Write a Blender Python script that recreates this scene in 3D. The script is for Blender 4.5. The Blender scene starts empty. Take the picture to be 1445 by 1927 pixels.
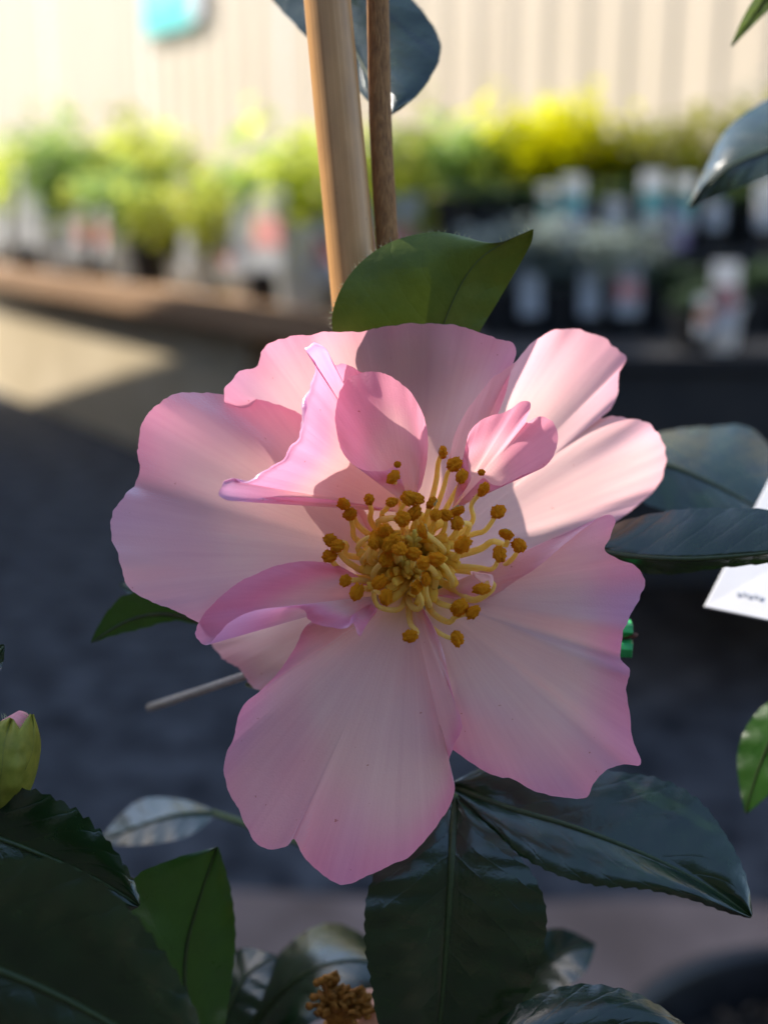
import bpy, math, random
from mathutils import Vector, Matrix, noise

rnd = random.Random(7)
sc = bpy.context.scene
col = sc.collection
R = math.radians

# ------------------------------------------------------------------ camera, sky, sun, exposure
FPX = 2224.0            # focal length in photo pixels (1445 x 1927 frame)
FOCUS = 0.220           # metres to the flower
CAM_Z, PITCH = 1.05, R(15)
cam = bpy.data.objects.new('camera', bpy.data.cameras.new('camera'))
col.objects.link(cam)
cam.location = (0, 0, CAM_Z)
cam.rotation_euler = (R(90) - PITCH, 0, 0)
cam.data.sensor_fit = 'HORIZONTAL'
cam.data.sensor_width = 36.0
cam.data.lens = 36.0 * FPX / 1445.0
cam.data.clip_start = 0.01
cam.data.clip_end = 500
cam.data.dof.use_dof = True
cam.data.dof.focus_distance = FOCUS - 0.002
cam.data.dof.aperture_fstop = (cam.data.lens / 1000) / 0.0051
sc.camera = cam

SUN_EL, SUN_AZ = R(40), R(-62)      # azimuth from +Y, negative = to the left
world = bpy.data.worlds.new('World')
sc.world = world
world.use_nodes = True
wn = world.node_tree
sky = wn.nodes.new('ShaderNodeTexSky')
sky.sky_type = 'NISHITA'
sky.sun_disc = False
sky.sun_elevation = SUN_EL
sky.sun_rotation = SUN_AZ
wn.links.new(sky.outputs[0], wn.nodes['Background'].inputs[0])
wn.nodes['Background'].inputs[1].default_value = 0.15
sund = bpy.data.lights.new('sun', 'SUN')
sund.energy = 3.1
sund.angle = R(0.53)
sund.color = (1.0, 0.93, 0.82)
sun = bpy.data.objects.new('sun', sund)
col.objects.link(sun)
sdir = Vector((math.sin(SUN_AZ) * math.cos(SUN_EL), math.cos(SUN_AZ) * math.cos(SUN_EL), math.sin(SUN_EL)))
sun.rotation_euler = sdir.to_track_quat('Z', 'Y').to_euler()
sun.location = sdir * 30
sc.view_settings.view_transform = 'Standard'
sc.view_settings.look = 'None'
sc.view_settings.gamma = 1
sc.view_settings.exposure = 1.58
sc.cycles.max_bounces = 8
sc.cycles.transmission_bounces = 6

# ------------------------------------------------------------------ helpers
CAMROT = cam.rotation_euler.to_matrix()
CAMLOC = Vector(cam.location)

def W(x, y, mm=0.0):
    """photo pixel + distance behind the focal plane (mm) -> world point"""
    z = FOCUS + mm / 1000.0
    return CAMLOC + CAMROT @ Vector(((x - 722.5) / FPX * z, -(y - 963.5) / FPX * z, -z))

def tag(o, label=None, cat=None, group=None, kind=None):
    if label: o['label'] = label
    if cat: o['category'] = cat
    if group: o['group'] = group
    if kind: o['kind'] = kind
    return o

def empty(name, loc, rz=0):
    o = bpy.data.objects.new(name, None)
    col.objects.link(o)
    o.location = loc
    o.rotation_euler = (0, 0, rz)
    o.empty_display_size = 0.02
    return o

def link(name, me, parent=None, loc=None):
    """loc None: the mesh is in world space; else loc is local to the parent"""
    o = bpy.data.objects.new(name, me)
    col.objects.link(o)
    if parent is not None:
        o.parent = parent
        if loc is None and parent.parent is None:
            o.matrix_parent_inverse = Matrix.LocRotScale(parent.location, parent.rotation_euler, parent.scale).inverted()
    if loc is not None: o.location = loc
    return o

def mesh(name, verts, faces, mat=None, smooth=True, uvs=None, cols=None):
    me = bpy.data.meshes.new(name)
    me.from_pydata([tuple(v) for v in verts], [], faces)
    if smooth: me.polygons.foreach_set('use_smooth', [True] * len(me.polygons))
    if uvs is not None:
        ul = me.uv_layers.new(name='UV')
        buf = []
        for l in me.loops: buf.extend(uvs[l.vertex_index])
        ul.data.foreach_set('uv', buf)
    if cols is not None:
        a = me.color_attributes.new('Col', 'FLOAT_COLOR', 'POINT')
        buf = []
        for c in cols: buf.extend((c[0], c[1], c[2], 1.0))
        a.data.foreach_set('color', buf)
    if mat: me.materials.append(mat)
    me.update()
    return me

def cr(pts, n):
    """catmull-rom resample of tuples (any length), n points, chord-parametrised"""
    P = [tuple(p) for p in pts]
    k = len(P)
    t = [0.0]
    for i in range(1, k):
        d = math.dist(P[i][:2], P[i-1][:2])
        t.append(t[-1] + max(d, 1e-6) ** 0.8)
    out = []
    seg = 0
    for j in range(n):
        s = t[-1] * j / (n - 1)
        while seg < k - 2 and s > t[seg+1]: seg += 1
        a = (s - t[seg]) / (t[seg+1] - t[seg])
        p0, p1, p2, p3 = P[max(seg-1, 0)], P[seg], P[seg+1], P[min(seg+2, k-1)]
        out.append(tuple(0.5 * (2*b + (c-a0)*a + (2*a0-5*b+4*c-d0)*a*a + (3*b-a0-3*c+d0)*a**3)
                         for a0, b, c, d0 in zip(p0, p1, p2, p3)))
    return out

def tube_mesh(name, pts, rads, mat, n=10, flat=1.0, cap=True):
    """tube through world points"""
    pts = [Vector(p) for p in pts]
    V, F, UV = [], [], []
    up = Vector((0.13, -0.9, 0.3)).normalized()
    ln = 0.0
    for i, p in enumerate(pts):
        d = (pts[min(i+1, len(pts)-1)] - pts[max(i-1, 0)])
        if d.length < 1e-9: d = Vector((0, 0, 1))
        d.normalize()
        a = d.cross(up)
        if a.length < 1e-4: a = d.cross(Vector((1, 0, 0)))
        a.normalize()
        b = a.cross(d).normalized()
        if i: ln += (p - pts[i-1]).length
        r = rads[i] if hasattr(rads, '__len__') else rads
        for k in range(n):
            an = 2*math.pi*k/n
            V.append(p + a*math.cos(an)*r + b*math.sin(an)*r*flat)
            UV.append((k/n, ln*10))
    m = len(pts)
    for i in range(m-1):
        for k in range(n):
            F.append((i*n+k, i*n+(k+1) % n, (i+1)*n+(k+1) % n, (i+1)*n+k))
    if cap:
        F.append(tuple(reversed(range(n))))
        F.append(tuple((m-1)*n+k for k in range(n)))
    return mesh(name, V, F, mat, True, UV)

def box(V, F, x0, x1, y0, y1, z0, z1):
    b = len(V)
    V += [Vector(p) for p in ((x0,y0,z0),(x1,y0,z0),(x1,y1,z0),(x0,y1,z0),(x0,y0,z1),(x1,y0,z1),(x1,y1,z1),(x0,y1,z1))]
    F += [tuple(b+i for i in f) for f in ((3,2,1,0),(4,5,6,7),(0,1,5,4),(1,2,6,5),(2,3,7,6),(3,0,4,7))]

def bevel(o, w=0.004, seg=2):
    m = o.modifiers.new('bevel', 'BEVEL')
    m.width = w; m.segments = seg
    m.limit_method = 'ANGLE'
    return o

def sstep(a, b, x):
    x = min(1, max(0, (x-a)/(b-a)))
    return x*x*(3-2*x)

# ------------------------------------------------------------------ materials
def newmat(name):
    m = bpy.data.materials.new(name)
    m.use_nodes = True
    nt = m.node_tree
    nt.nodes.clear()
    out = nt.nodes.new('ShaderNodeOutputMaterial')
    return m, nt, out

def N(nt, typ, **kw):
    n = nt.nodes.new(typ)
    for k, v in kw.items():
        if k.startswith('_'): setattr(n, k[1:], v)
        else:
            key = int(k[1:]) if k[0] == 'i' and k[1:].isdigit() else k.replace('__', ' ')
            s = n.inputs[key]
            if isinstance(v, bpy.types.NodeSocket): nt.links.new(v, s)
            else: s.default_value = v
    return n

def c4(c): return (c[0], c[1], c[2], 1)

def ramp(nt, fac, stops):
    r = nt.nodes.new('ShaderNodeValToRGB')
    nt.links.new(fac, r.inputs[0])
    el = r.color_ramp.elements
    while len(el) < len(stops): el.new(0.5)
    for e, (p, c) in zip(el, stops):
        e.position = p; e.color = c4(c)
    return r.outputs[0]

def coords(nt, kind, scale):
    tc = nt.nodes.new('ShaderNodeTexCoord')
    mp = nt.nodes.new('ShaderNodeMapping')
    nt.links.new(tc.outputs[kind], mp.inputs[0])
    mp.inputs['Scale'].default_value = scale
    return mp.outputs[0]

def mat_plain(name, a, b, scale=(20,20,20), rough=0.6, bump=0.2, dist=0.001, nscale=1.0, spec=0.4, detail=6, kind='Object', stops=(0.35, 0.68)):
    m, nt, out = newmat(name)
    co = coords(nt, kind, scale)
    no = N(nt, 'ShaderNodeTexNoise', Vector=co, Scale=nscale, Detail=detail, Roughness=0.6)
    c = ramp(nt, no.outputs[0], [(stops[0], a), (stops[1], b)])
    bs = N(nt, 'ShaderNodeBsdfPrincipled', Base__Color=c, Roughness=rough)
    bs.inputs['Specular IOR Level'].default_value = spec
    if bump:
        bp = N(nt, 'ShaderNodeBump', Height=no.outputs[0], Strength=bump, Distance=dist)
        nt.links.new(bp.outputs[0], bs.inputs['Normal'])
    nt.links.new(bs.outputs[0], out.inputs[0])
    return m

def mat_petal():
    m, nt, out = newmat('petal')
    at = nt.nodes.new('ShaderNodeVertexColor'); at.layer_name = 'Col'
    uv = coords(nt, 'UV', (1, 1, 1))
    mp = N(nt, 'ShaderNodeMapping', Vector=uv); mp.inputs['Scale'].default_value = (70, 1.3, 1)
    st = N(nt, 'ShaderNodeTexNoise', Vector=mp.outputs[0], Scale=1.0, Detail=5, Roughness=0.65, Distortion=0.9)
    mp3 = N(nt, 'ShaderNodeMapping', Vector=uv); mp3.inputs['Scale'].default_value = (9, 2.2, 1)
    bl = N(nt, 'ShaderNodeTexNoise', Vector=mp3.outputs[0], Scale=1.0, Detail=4, Roughness=0.55)
    ob = coords(nt, 'Object', (1, 1, 1))
    cell = N(nt, 'ShaderNodeTexVoronoi', Vector=ob, Scale=5200.0)
    fine = N(nt, 'ShaderNodeTexNoise', Vector=ob, Scale=2600.0, Detail=3)
    spk = N(nt, 'ShaderNodeTexNoise', Vector=ob, Scale=900.0, Detail=2)
    s1 = ramp(nt, st.outputs[0], [(0.30, (0.965, 0.935, 0.95)), (0.62, (1.01, 1.02, 1.01))])
    s2 = ramp(nt, bl.outputs[0], [(0.32, (0.98, 0.945, 0.955)), (0.68, (1.01, 1.02, 1.02))])
    sp = ramp(nt, spk.outputs[0], [(0.205, (0.72, 0.54, 0.46)), (0.24, (1, 1, 1))])
    m1 = N(nt, 'ShaderNodeMix', _data_type='RGBA', _blend_type='MULTIPLY'); m1.inputs[0].default_value = 1
    nt.links.new(at.outputs[0], m1.inputs[6]); nt.links.new(s1, m1.inputs[7])
    m2 = N(nt, 'ShaderNodeMix', _data_type='RGBA', _blend_type='MULTIPLY'); m2.inputs[0].default_value = 1
    nt.links.new(m1.outputs[2], m2.inputs[6]); nt.links.new(s2, m2.inputs[7])
    m3 = N(nt, 'ShaderNodeMix', _data_type='RGBA', _blend_type='MULTIPLY'); m3.inputs[0].default_value = 1
    nt.links.new(m2.outputs[2], m3.inputs[6]); nt.links.new(sp, m3.inputs[7])
    b1 = N(nt, 'ShaderNodeBump', Height=st.outputs[0], Strength=0.08, Distance=0.0003)
    b2 = N(nt, 'ShaderNodeBump', Height=fine.outputs[0], Strength=0.55, Distance=0.00018, Normal=b1.outputs[0])
    df = N(nt, 'ShaderNodeBsdfDiffuse', Color=m3.outputs[2], Normal=b2.outputs[0])
    sat = N(nt, 'ShaderNodeHueSaturation', Color=m3.outputs[2], Saturation=1.22, Value=1.0)
    tr = N(nt, 'ShaderNodeBsdfTranslucent', Color=sat.outputs[0], Normal=b1.outputs[0])
    mx = N(nt, 'ShaderNodeMixShader', i0=0.62, i1=df.outputs[0], i2=tr.outputs[0])
    gl = N(nt, 'ShaderNodeBsdfGlossy', Roughness=0.42, Normal=b2.outputs[0])
    gl.inputs[0].default_value = (0.9, 0.92, 1, 1)
    lw = N(nt, 'ShaderNodeLayerWeight', Blend=0.25, Normal=b2.outputs[0])
    fm = N(nt, 'ShaderNodeMath', i0=lw.outputs[0], i1=0.22, _operation='MULTIPLY')
    mx2 = N(nt, 'ShaderNodeMixShader', i0=fm.outputs[0], i1=mx.outputs[0], i2=gl.outputs[0])
    nt.links.new(mx2.outputs[0], out.inputs[0])
    return m

def mat_leaf(name, a, b, trans, rough=0.3, tmix=0.3, coat=0.0, vein=0.35, spec=0.5):
    """glossy leaf: u across (-1..1 stored 0..1), v along"""
    m, nt, out = newmat(name)
    uv = coords(nt, 'UV', (1, 1, 1))
    sx = N(nt, 'ShaderNodeSeparateXYZ', Vector=uv)
    u = N(nt, 'ShaderNodeMath', i0=sx.outputs[0], i1=0.5, _operation='SUBTRACT')
    ua = N(nt, 'ShaderNodeMath', i0=u.outputs[0], _operation='ABSOLUTE')
    k = N(nt, 'ShaderNodeMath', i0=ua.outputs[0], i1=-0.55, _operation='MULTIPLY')
    v = N(nt, 'ShaderNodeMath', i0=sx.outputs[1], i1=k.outputs[0], _operation='ADD')
    ob = coords(nt, 'Object', (1, 1, 1))
    n1 = N(nt, 'ShaderNodeTexNoise', Vector=ob, Scale=160.0, Detail=6, Roughness=0.65)
    n2 = N(nt, 'ShaderNodeTexNoise', Vector=ob, Scale=1300.0, Detail=4)
    vv = N(nt, 'ShaderNodeMath', i0=n1.outputs[0], i1=0.05, _operation='MULTIPLY')
    v2 = N(nt, 'ShaderNodeMath', i0=v.outputs[0], i1=vv.outputs[0], _operation='ADD')
    sn = N(nt, 'ShaderNodeMath', i0=v2.outputs[0], i1=math.pi*9, _operation='MULTIPLY')
    sn = N(nt, 'ShaderNodeMath', i0=sn.outputs[0], _operation='SINE')
    sn = N(nt, 'ShaderNodeMath', i0=sn.outputs[0], _operation='ABSOLUTE')
    sn = N(nt, 'ShaderNodeMath', i0=sn.outputs[0], i1=0.35, _operation='POWER')
    c = ramp(nt, n1.outputs[0], [(0.35, a), (0.68, b)])
    h = N(nt, 'ShaderNodeMath', i0=sn.outputs[0], i1=vein, _operation='MULTIPLY')
    h2 = N(nt, 'ShaderNodeMath', i0=n2.outputs[0], i1=0.10, _operation='MULTIPLY')
    h = N(nt, 'ShaderNodeMath', i0=h.outputs[0], i1=h2.outputs[0], _operation='ADD')
    h3 = N(nt, 'ShaderNodeMath', i0=n1.outputs[0], i1=0.8, _operation='MULTIPLY')
    h = N(nt, 'ShaderNodeMath', i0=h.outputs[0], i1=h3.outputs[0], _operation='ADD')
    bp = N(nt, 'ShaderNodeBump', Height=h.outputs[0], Strength=0.34, Distance=0.0010)
    rr = N(nt, 'ShaderNodeMapRange', Value=n1.outputs[0]); rr.inputs[3].default_value = rough-0.07; rr.inputs[4].default_value = rough+0.12
    bs = N(nt, 'ShaderNodeBsdfPrincipled', Base__Color=c, Roughness=rr.outputs[0], Normal=bp.outputs[0])
    bs.inputs['Specular IOR Level'].default_value = spec
    bs.inputs['Coat Weight'].default_value = coat
    bs.inputs['Coat Roughness'].default_value = 0.25
    tc = N(nt, 'ShaderNodeMix', _data_type='RGBA', _blend_type='MULTIPLY')
    tc.inputs[0].default_value = 0.5
    tc.inputs[6].default_value = c4(trans)
    vr = ramp(nt, sn.outputs[0], [(0.0, (0.75, 0.8, 0.6)), (0.5, (1, 1, 1))])
    nt.links.new(vr, tc.inputs[7])
    tr = N(nt, 'ShaderNodeBsdfTranslucent', Color=tc.outputs[2], Normal=bp.outputs[0])
    mx = N(nt, 'ShaderNodeMixShader', i0=tmix, i1=bs.outputs[0], i2=tr.outputs[0])
    nt.links.new(mx.outputs[0], out.inputs[0])
    return m

def mat_foliage(name, a, b, tmix=0.45, tgain=1.4, rough=0.55):
    m, nt, out = newmat(name)
    ob = coords(nt, 'Object', (1, 1, 1))
    n1 = N(nt, 'ShaderNodeTexNoise', Vector=ob, Scale=26.0, Detail=3)
    oi = nt.nodes.new('ShaderNodeObjectInfo')
    hs0 = ramp(nt, n1.outputs[0], [(0.3, a), (0.7, b)])
    vr = N(nt, 'ShaderNodeMapRange', Value=oi.outputs['Random']); vr.inputs[3].default_value = 0.8; vr.inputs[4].default_value = 1.2
    hs = N(nt, 'ShaderNodeHueSaturation', Color=hs0, Value=vr.outputs[0])
    bs = N(nt, 'ShaderNodeBsdfPrincipled', Base__Color=hs.outputs[0], Roughness=rough)
    bs.inputs['Specular IOR Level'].default_value = 0.3
    tb = N(nt, 'ShaderNodeHueSaturation', Color=hs.outputs[0], Value=tgain, Saturation=1.05)
    tr = N(nt, 'ShaderNodeBsdfTranslucent', Color=tb.outputs[0])
    mx = N(nt, 'ShaderNodeMixShader', i0=tmix, i1=bs.outputs[0], i2=tr.outputs[0])
    nt.links.new(mx.outputs[0], out.inputs[0])
    return m

M = {}
M['petal'] = mat_petal()
M['leaf'] = mat_leaf('camellia_leaf', (0.004, 0.014, 0.004), (0.009, 0.027, 0.007), (0.06, 0.12, 0.01), rough=0.22, tmix=0.06, spec=0.72, vein=0.22)
M['leaf_young'] = mat_leaf('young_leaf', (0.085, 0.120, 0.009), (0.120, 0.160, 0.013), (0.050, 0.070, 0.003), rough=0.45, vein=0.2, tmix=0.24, spec=0.35)
M['leaf_young2'] = mat_leaf('mid_green_leaf', (0.010, 0.042, 0.005), (0.018, 0.062, 0.007), (0.05, 0.13, 0.008), rough=0.28, vein=0.12, tmix=0.22, spec=0.55)
M['leaf_pale'] = mat_leaf('leaf_underside', (0.10, 0.13, 0.07), (0.14, 0.17, 0.09), (0.20, 0.28, 0.05), rough=0.40, tmix=0.2)
M['midrib'] = mat_plain('midrib', (0.022, 0.038, 0.010), (0.04, 0.06, 0.016), (900,)*3, 0.45, 0.2, 0.0001)
M['stem'] = mat_plain('woody_stem', (0.20, 0.085, 0.026), (0.46, 0.22, 0.07), (2200, 2200, 260), 0.75, 0.9, 0.0007)
M['twig'] = mat_plain('grey_twig', (0.36, 0.31, 0.25), (0.52, 0.46, 0.38), (900, 900, 900), 0.7, 0.5, 0.0004)
M['green_stem'] = mat_plain('green_shoot', (0.06, 0.10, 0.02), (0.11, 0.15, 0.04), (600,)*3, 0.5, 0.3, 0.0003)
M['hair'] = mat_plain('fine_hair', (0.45, 0.45, 0.22), (0.60, 0.58, 0.34), (50,)*3, 0.6, 0)
def mat_soft(name, a, b, scale, tmix, rough=0.6, bump=0.3, dist=0.0003, tg=1.15):
    m, nt, out = newmat(name)
    ob = coords(nt, 'Object', (1, 1, 1))
    n1 = N(nt, 'ShaderNodeTexNoise', Vector=ob, Scale=scale, Detail=5, Roughness=0.65)
    c = ramp(nt, n1.outputs[0], [(0.35, a), (0.66, b)])
    bp = N(nt, 'ShaderNodeBump', Height=n1.outputs[0], Strength=bump, Distance=dist)
    bs = N(nt, 'ShaderNodeBsdfPrincipled', Base__Color=c, Roughness=rough, Normal=bp.outputs[0])
    bs.inputs['Specular IOR Level'].default_value = 0.25
    hs = N(nt, 'ShaderNodeHueSaturation', Color=c, Value=tg)
    tr = N(nt, 'ShaderNodeBsdfTranslucent', Color=hs.outputs[0])
    mx = N(nt, 'ShaderNodeMixShader', i0=tmix, i1=bs.outputs[0], i2=tr.outputs[0])
    nt.links.new(mx.outputs[0], out.inputs[0])
    return m
M['filament'] = mat_soft('filament', (1.0, 0.76, 0.20), (1.0, 0.84, 0.32), 500, 0.5, tg=1.0)
M['filament_inner'] = mat_soft('filament_inner', (1.0, 0.68, 0.08), (1.0, 0.76, 0.15), 500, 0.5, tg=1.0)
M['anther'] = mat_soft('anther_pollen', (1.0, 0.34, 0.005), (1.0, 0.50, 0.012), 11.0, 0.4, 0.85, 1.0, 0.0004)
M['anther_back'] = mat_soft('anther_back', (0.42, 0.30, 0.10), (0.56, 0.42, 0.17), 4, 0.15)
M['style'] = mat_soft('style', (0.80, 0.62, 0.10), (0.86, 0.70, 0.15), 700, 0.3)
M['sepal'] = mat_soft('bud_scale', (0.17, 0.18, 0.022), (0.27, 0.27, 0.035), 260, 0.25, 0.5)
M['bud_pink'] = mat_soft('bud_pink', (0.62, 0.20, 0.24), (0.75, 0.36, 0.36), 300, 0.3)
M['spent'] = mat_soft('dried_stamens', (0.24, 0.09, 0.012), (0.46, 0.20, 0.035), 500, 0.1)
M['peach'] = mat_soft('faded_petal', (0.62, 0.36, 0.25), (0.74, 0.46, 0.34), 200, 0.4)

def mat_bamboo():
    m, nt, out = newmat('bamboo')
    co = coords(nt, 'UV', (46, 0.5, 1))
    n1 = N(nt, 'ShaderNodeTexNoise', Vector=co, Scale=1.0, Detail=6, Roughness=0.6)
    ob = coords(nt, 'Object', (300, 300, 120))
    n2 = N(nt, 'ShaderNodeTexNoise', Vector=ob, Scale=1.0, Detail=3)
    n3 = N(nt, 'ShaderNodeTexNoise', Vector=ob, Scale=3.0, Detail=2)
    c = ramp(nt, n1.outputs[0], [(0.30, (0.46, 0.235, 0.085)), (0.55, (0.56, 0.30, 0.115)), (0.75, (0.60, 0.34, 0.14))])
    c2 = ramp(nt, n2.outputs[0], [(0.3, (0.88, 0.86, 0.86)), (0.7, (1.06, 1.04, 1.02))])
    c3 = ramp(nt, n3.outputs[0], [(0.215, (0.45, 0.35, 0.30)), (0.25, (1, 1, 1))])
    x = N(nt, 'ShaderNodeMix', _data_type='RGBA', _blend_type='MULTIPLY'); x.inputs[0].default_value = 1
    nt.links.new(c, x.inputs[6]); nt.links.new(c2, x.inputs[7])
    y = N(nt, 'ShaderNodeMix', _data_type='RGBA', _blend_type='MULTIPLY'); y.inputs[0].default_value = 1
    nt.links.new(x.outputs[2], y.inputs[6]); nt.links.new(c3, y.inputs[7])
    bp = N(nt, 'ShaderNodeBump', Height=n1.outputs[0], Strength=0.35, Distance=0.0003)
    bs = N(nt, 'ShaderNodeBsdfPrincipled', Base__Color=y.outputs[2], Roughness=0.42, Normal=bp.outputs[0])
    bs.inputs['Specular IOR Level'].default_value = 0.45
    nt.links.new(bs.outputs[0], out.inputs[0])
    return m
M['bamboo'] = mat_bamboo()
M['fence'] = mat_plain('cream_steel', (0.55, 0.46, 0.36), (0.61, 0.515, 0.41), (1.5, 1.5, 0.5), 0.75, 0, nscale=2.0, spec=0.1)
M['asphalt'] = mat_plain('asphalt', (0.009, 0.011, 0.015), (0.078, 0.080, 0.088), (11, 11, 11), 0.9, 0.6, 0.01, spec=0.2, detail=10)
M['concrete'] = mat_plain('brown_paving', (0.14, 0.095, 0.075), (0.25, 0.175, 0.145), (5, 5, 5), 0.85, 0.3, 0.004, spec=0.2, detail=8)
M['render'] = mat_plain('block_render', (0.58, 0.47, 0.30), (0.70, 0.58, 0.40), (4, 4, 4), 0.85, 0.2, 0.004, spec=0.2)
M['timber'] = mat_plain('bench_timber', (0.30, 0.17, 0.09), (0.44, 0.27, 0.15), (3, 3, 30), 0.7, 0.3, 0.002)
M['black'] = mat_plain('black_plastic', (0.010, 0.010, 0.011), (0.020, 0.020, 0.022), (30,)*3, 0.42, 0.1, 0.001)
M['shelf'] = mat_plain('dark_staging', (0.012, 0.012, 0.014), (0.03, 0.027, 0.025), (8,)*3, 0.7, 0.2, 0.002)
M['soil'] = mat_plain('potting_mix', (0.010, 0.007, 0.005), (0.055, 0.038, 0.026), (90,)*3, 0.95, 1.0, 0.01, detail=8)
M['white'] = mat_plain('white_card', (0.58, 0.58, 0.60), (0.64, 0.64, 0.66), (60,)*3, 0.45, 0)
M['tag'] = mat_soft('tag_card', (0.76, 0.76, 0.76), (0.82, 0.82, 0.82), 60, 0.6, 0.45, 0, 0.001, 1.0)
M['tag_teal'] = mat_plain('tag_teal', (0.10, 0.38, 0.32), (0.16, 0.46, 0.38), (60,)*3, 0.5, 0)
M['tag_pink'] = mat_plain('tag_pink', (0.62, 0.24, 0.22), (0.74, 0.36, 0.32), (60,)*3, 0.5, 0)
M['tag_lilac'] = mat_plain('tag_lilac', (0.30, 0.22, 0.42), (0.40, 0.30, 0.52), (60,)*3, 0.5, 0)
M['tag_orange'] = mat_plain('tag_orange', (0.60, 0.16, 0.05), (0.70, 0.24, 0.08), (60,)*3, 0.5, 0)
M['ink'] = mat_plain('grey_ink', (0.42, 0.44, 0.47), (0.48, 0.50, 0.53), (60,)*3, 0.6, 0)
M['sign_dark'] = mat_plain('sign_teal', (0.0, 0.46, 0.44), (0.0, 0.52, 0.49), (10,)*3, 0.4, 0)
M['sign_light'] = mat_plain('sign_aqua', (0.08, 0.52, 0.49), (0.14, 0.58, 0.55), (10,)*3, 0.4, 0)
M['clip'] = mat_plain('green_tie', (0.02, 0.30, 0.07), (0.035, 0.38, 0.10), (400,)*3, 0.35, 0.2, 0.0002)
M['clip_brown'] = mat_plain('clip_end', (0.10, 0.035, 0.02), (0.16, 0.06, 0.03), (800,)*3, 0.6, 0.5, 0.0003)
M['shedwall'] = mat_plain('shed_boards', (0.12, 0.09, 0.07), (0.18, 0.14, 0.11), (3, 3, 20), 0.8, 0.3, 0.003)
M['shopwall'] = mat_plain('shop_wall', (0.055, 0.055, 0.05), (0.09, 0.085, 0.075), (3,)*3, 0.8, 0.1, 0.003)
M['shedroof'] = mat_plain('shed_roof', (0.10, 0.11, 0.12), (0.14, 0.15, 0.16), (3,)*3, 0.5, 0)
M['f_lime'] = mat_foliage('lime_foliage', (0.32, 0.36, 0.06), (0.48, 0.50, 0.12), 0.55, 1.85)
M['f_yellow'] = mat_foliage('yellow_foliage', (0.42, 0.42, 0.004), (0.58, 0.54, 0.008), 0.55, 1.5)
M['f_green'] = mat_foliage('green_foliage', (0.17, 0.26, 0.07), (0.30, 0.40, 0.13), 0.5, 1.8)
M['f_olive'] = mat_foliage('olive_foliage', (0.13, 0.14, 0.012), (0.24, 0.24, 0.02), 0.5)
M['f_dark'] = mat_foliage('dark_foliage', (0.022, 0.045, 0.018), (0.05, 0.08, 0.035), 0.3)
M['f_grey'] = mat_foliage('grey_foliage', (0.17, 0.21, 0.18), (0.30, 0.34, 0.30), 0.35)

# ------------------------------------------------------------------ the setting
gv = [(-60, -60, 0), (60, -60, 0), (60, 60, 0), (-60, 60, 0)]
tag(link('ground', mesh('ground', gv, [(0,1,2,3)], M['asphalt'], False)), kind='structure')
edge = [(-4.0 + 0.12*i, 1.60 - 0.06*(-4.0+0.12*i) + 0.05*noise.noise(Vector((i*0.31, 0, 0))) + 0.02*noise.noise(Vector((i*1.3, 4, 0)))) for i in range(42)]
prof = [(-4.0, -4.0)] + edge + [(edge[-1][0], -4.0)]
nn = len(prof)
V = [Vector((x, y, 0.012)) for x, y in prof] + [Vector((x, y, -0.05)) for x, y in prof]
F = [tuple(reversed(range(nn)))] + [(i, (i+1) % nn, nn+(i+1) % nn, nn+i) for i in range(nn)]
tag(link('paved_path', mesh('paved_path', V, F, M['concrete'], False)), kind='structure')

E = Vector((0.58, -0.815, 0)).normalized()      # along the fence and the bench, coming nearer to the right
NB = Vector((0.815, 0.58, 0)).normalized()      # from the bench towards the fence
BO = Vector((-2.0, 6.2, 0))                     # a point of the bench's front edge
BANG = math.atan2(E.y, E.x)

def on_bench(s, d, z=0.0):
    return BO + E*s + NB*d + Vector((0, 0, z))

# corrugated fence: sheets of pressed steel, one child per sheet
fence = tag(empty('corrugated_fence', on_bench(-8, 1.25), BANG), 'tall cream corrugated steel fence behind the plant benches', 'fence')
def sheet_mesh(w=0.80, h=2.9, pitch=0.20, depth=0.0065):
    n = 100
    V, F = [], []
    for i in range(n+1):
        x = w*i/n
        ph = (x / pitch) % 1.0
        d = sstep(0.0, 0.14, ph) - sstep(0.5, 0.64, ph)
        for z in (0.02, h):
            V.append((x, -depth*d, z))
    for i in range(n):
        F.append((2*i, 2*i+2, 2*i+3, 2*i+1))
    return mesh('fence_sheet', V, F, M['fence'], True)
shm = sheet_mesh()
for i in range(17):
    o = bpy.data.objects.new('fence_sheet', shm); col.objects.link(o)
    o.parent = fence; o.location = (0.803*i, 0.0 if i % 2 else -0.003, 0)
V, F = [], []
box(V, F, 0, 13.65, -0.04, 0.03, 2.88, 2.95)
o = link('top_rail', mesh('top_rail', V, F, M['fence'], False), fence, (0, 0, 0))
for k in range(6):
    V, F = [], []
    box(V, F, 0, 0.06, 0.012, 0.07, 0, 2.88)
    o = link('fence_post', mesh('fence_post', V, F, M['fence'], False), fence, (2.6*k, 0, 0))

def ray_to_fence(px, py, off=0.0):
    d = CAMROT @ Vector(((px-722.5)/FPX, -(py-963.5)/FPX, -1))
    p0 = on_bench(0, 1.25 - off)
    t = (p0 - CAMLOC).dot(NB) / d.dot(NB)
    return CAMLOC + d*t

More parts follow.
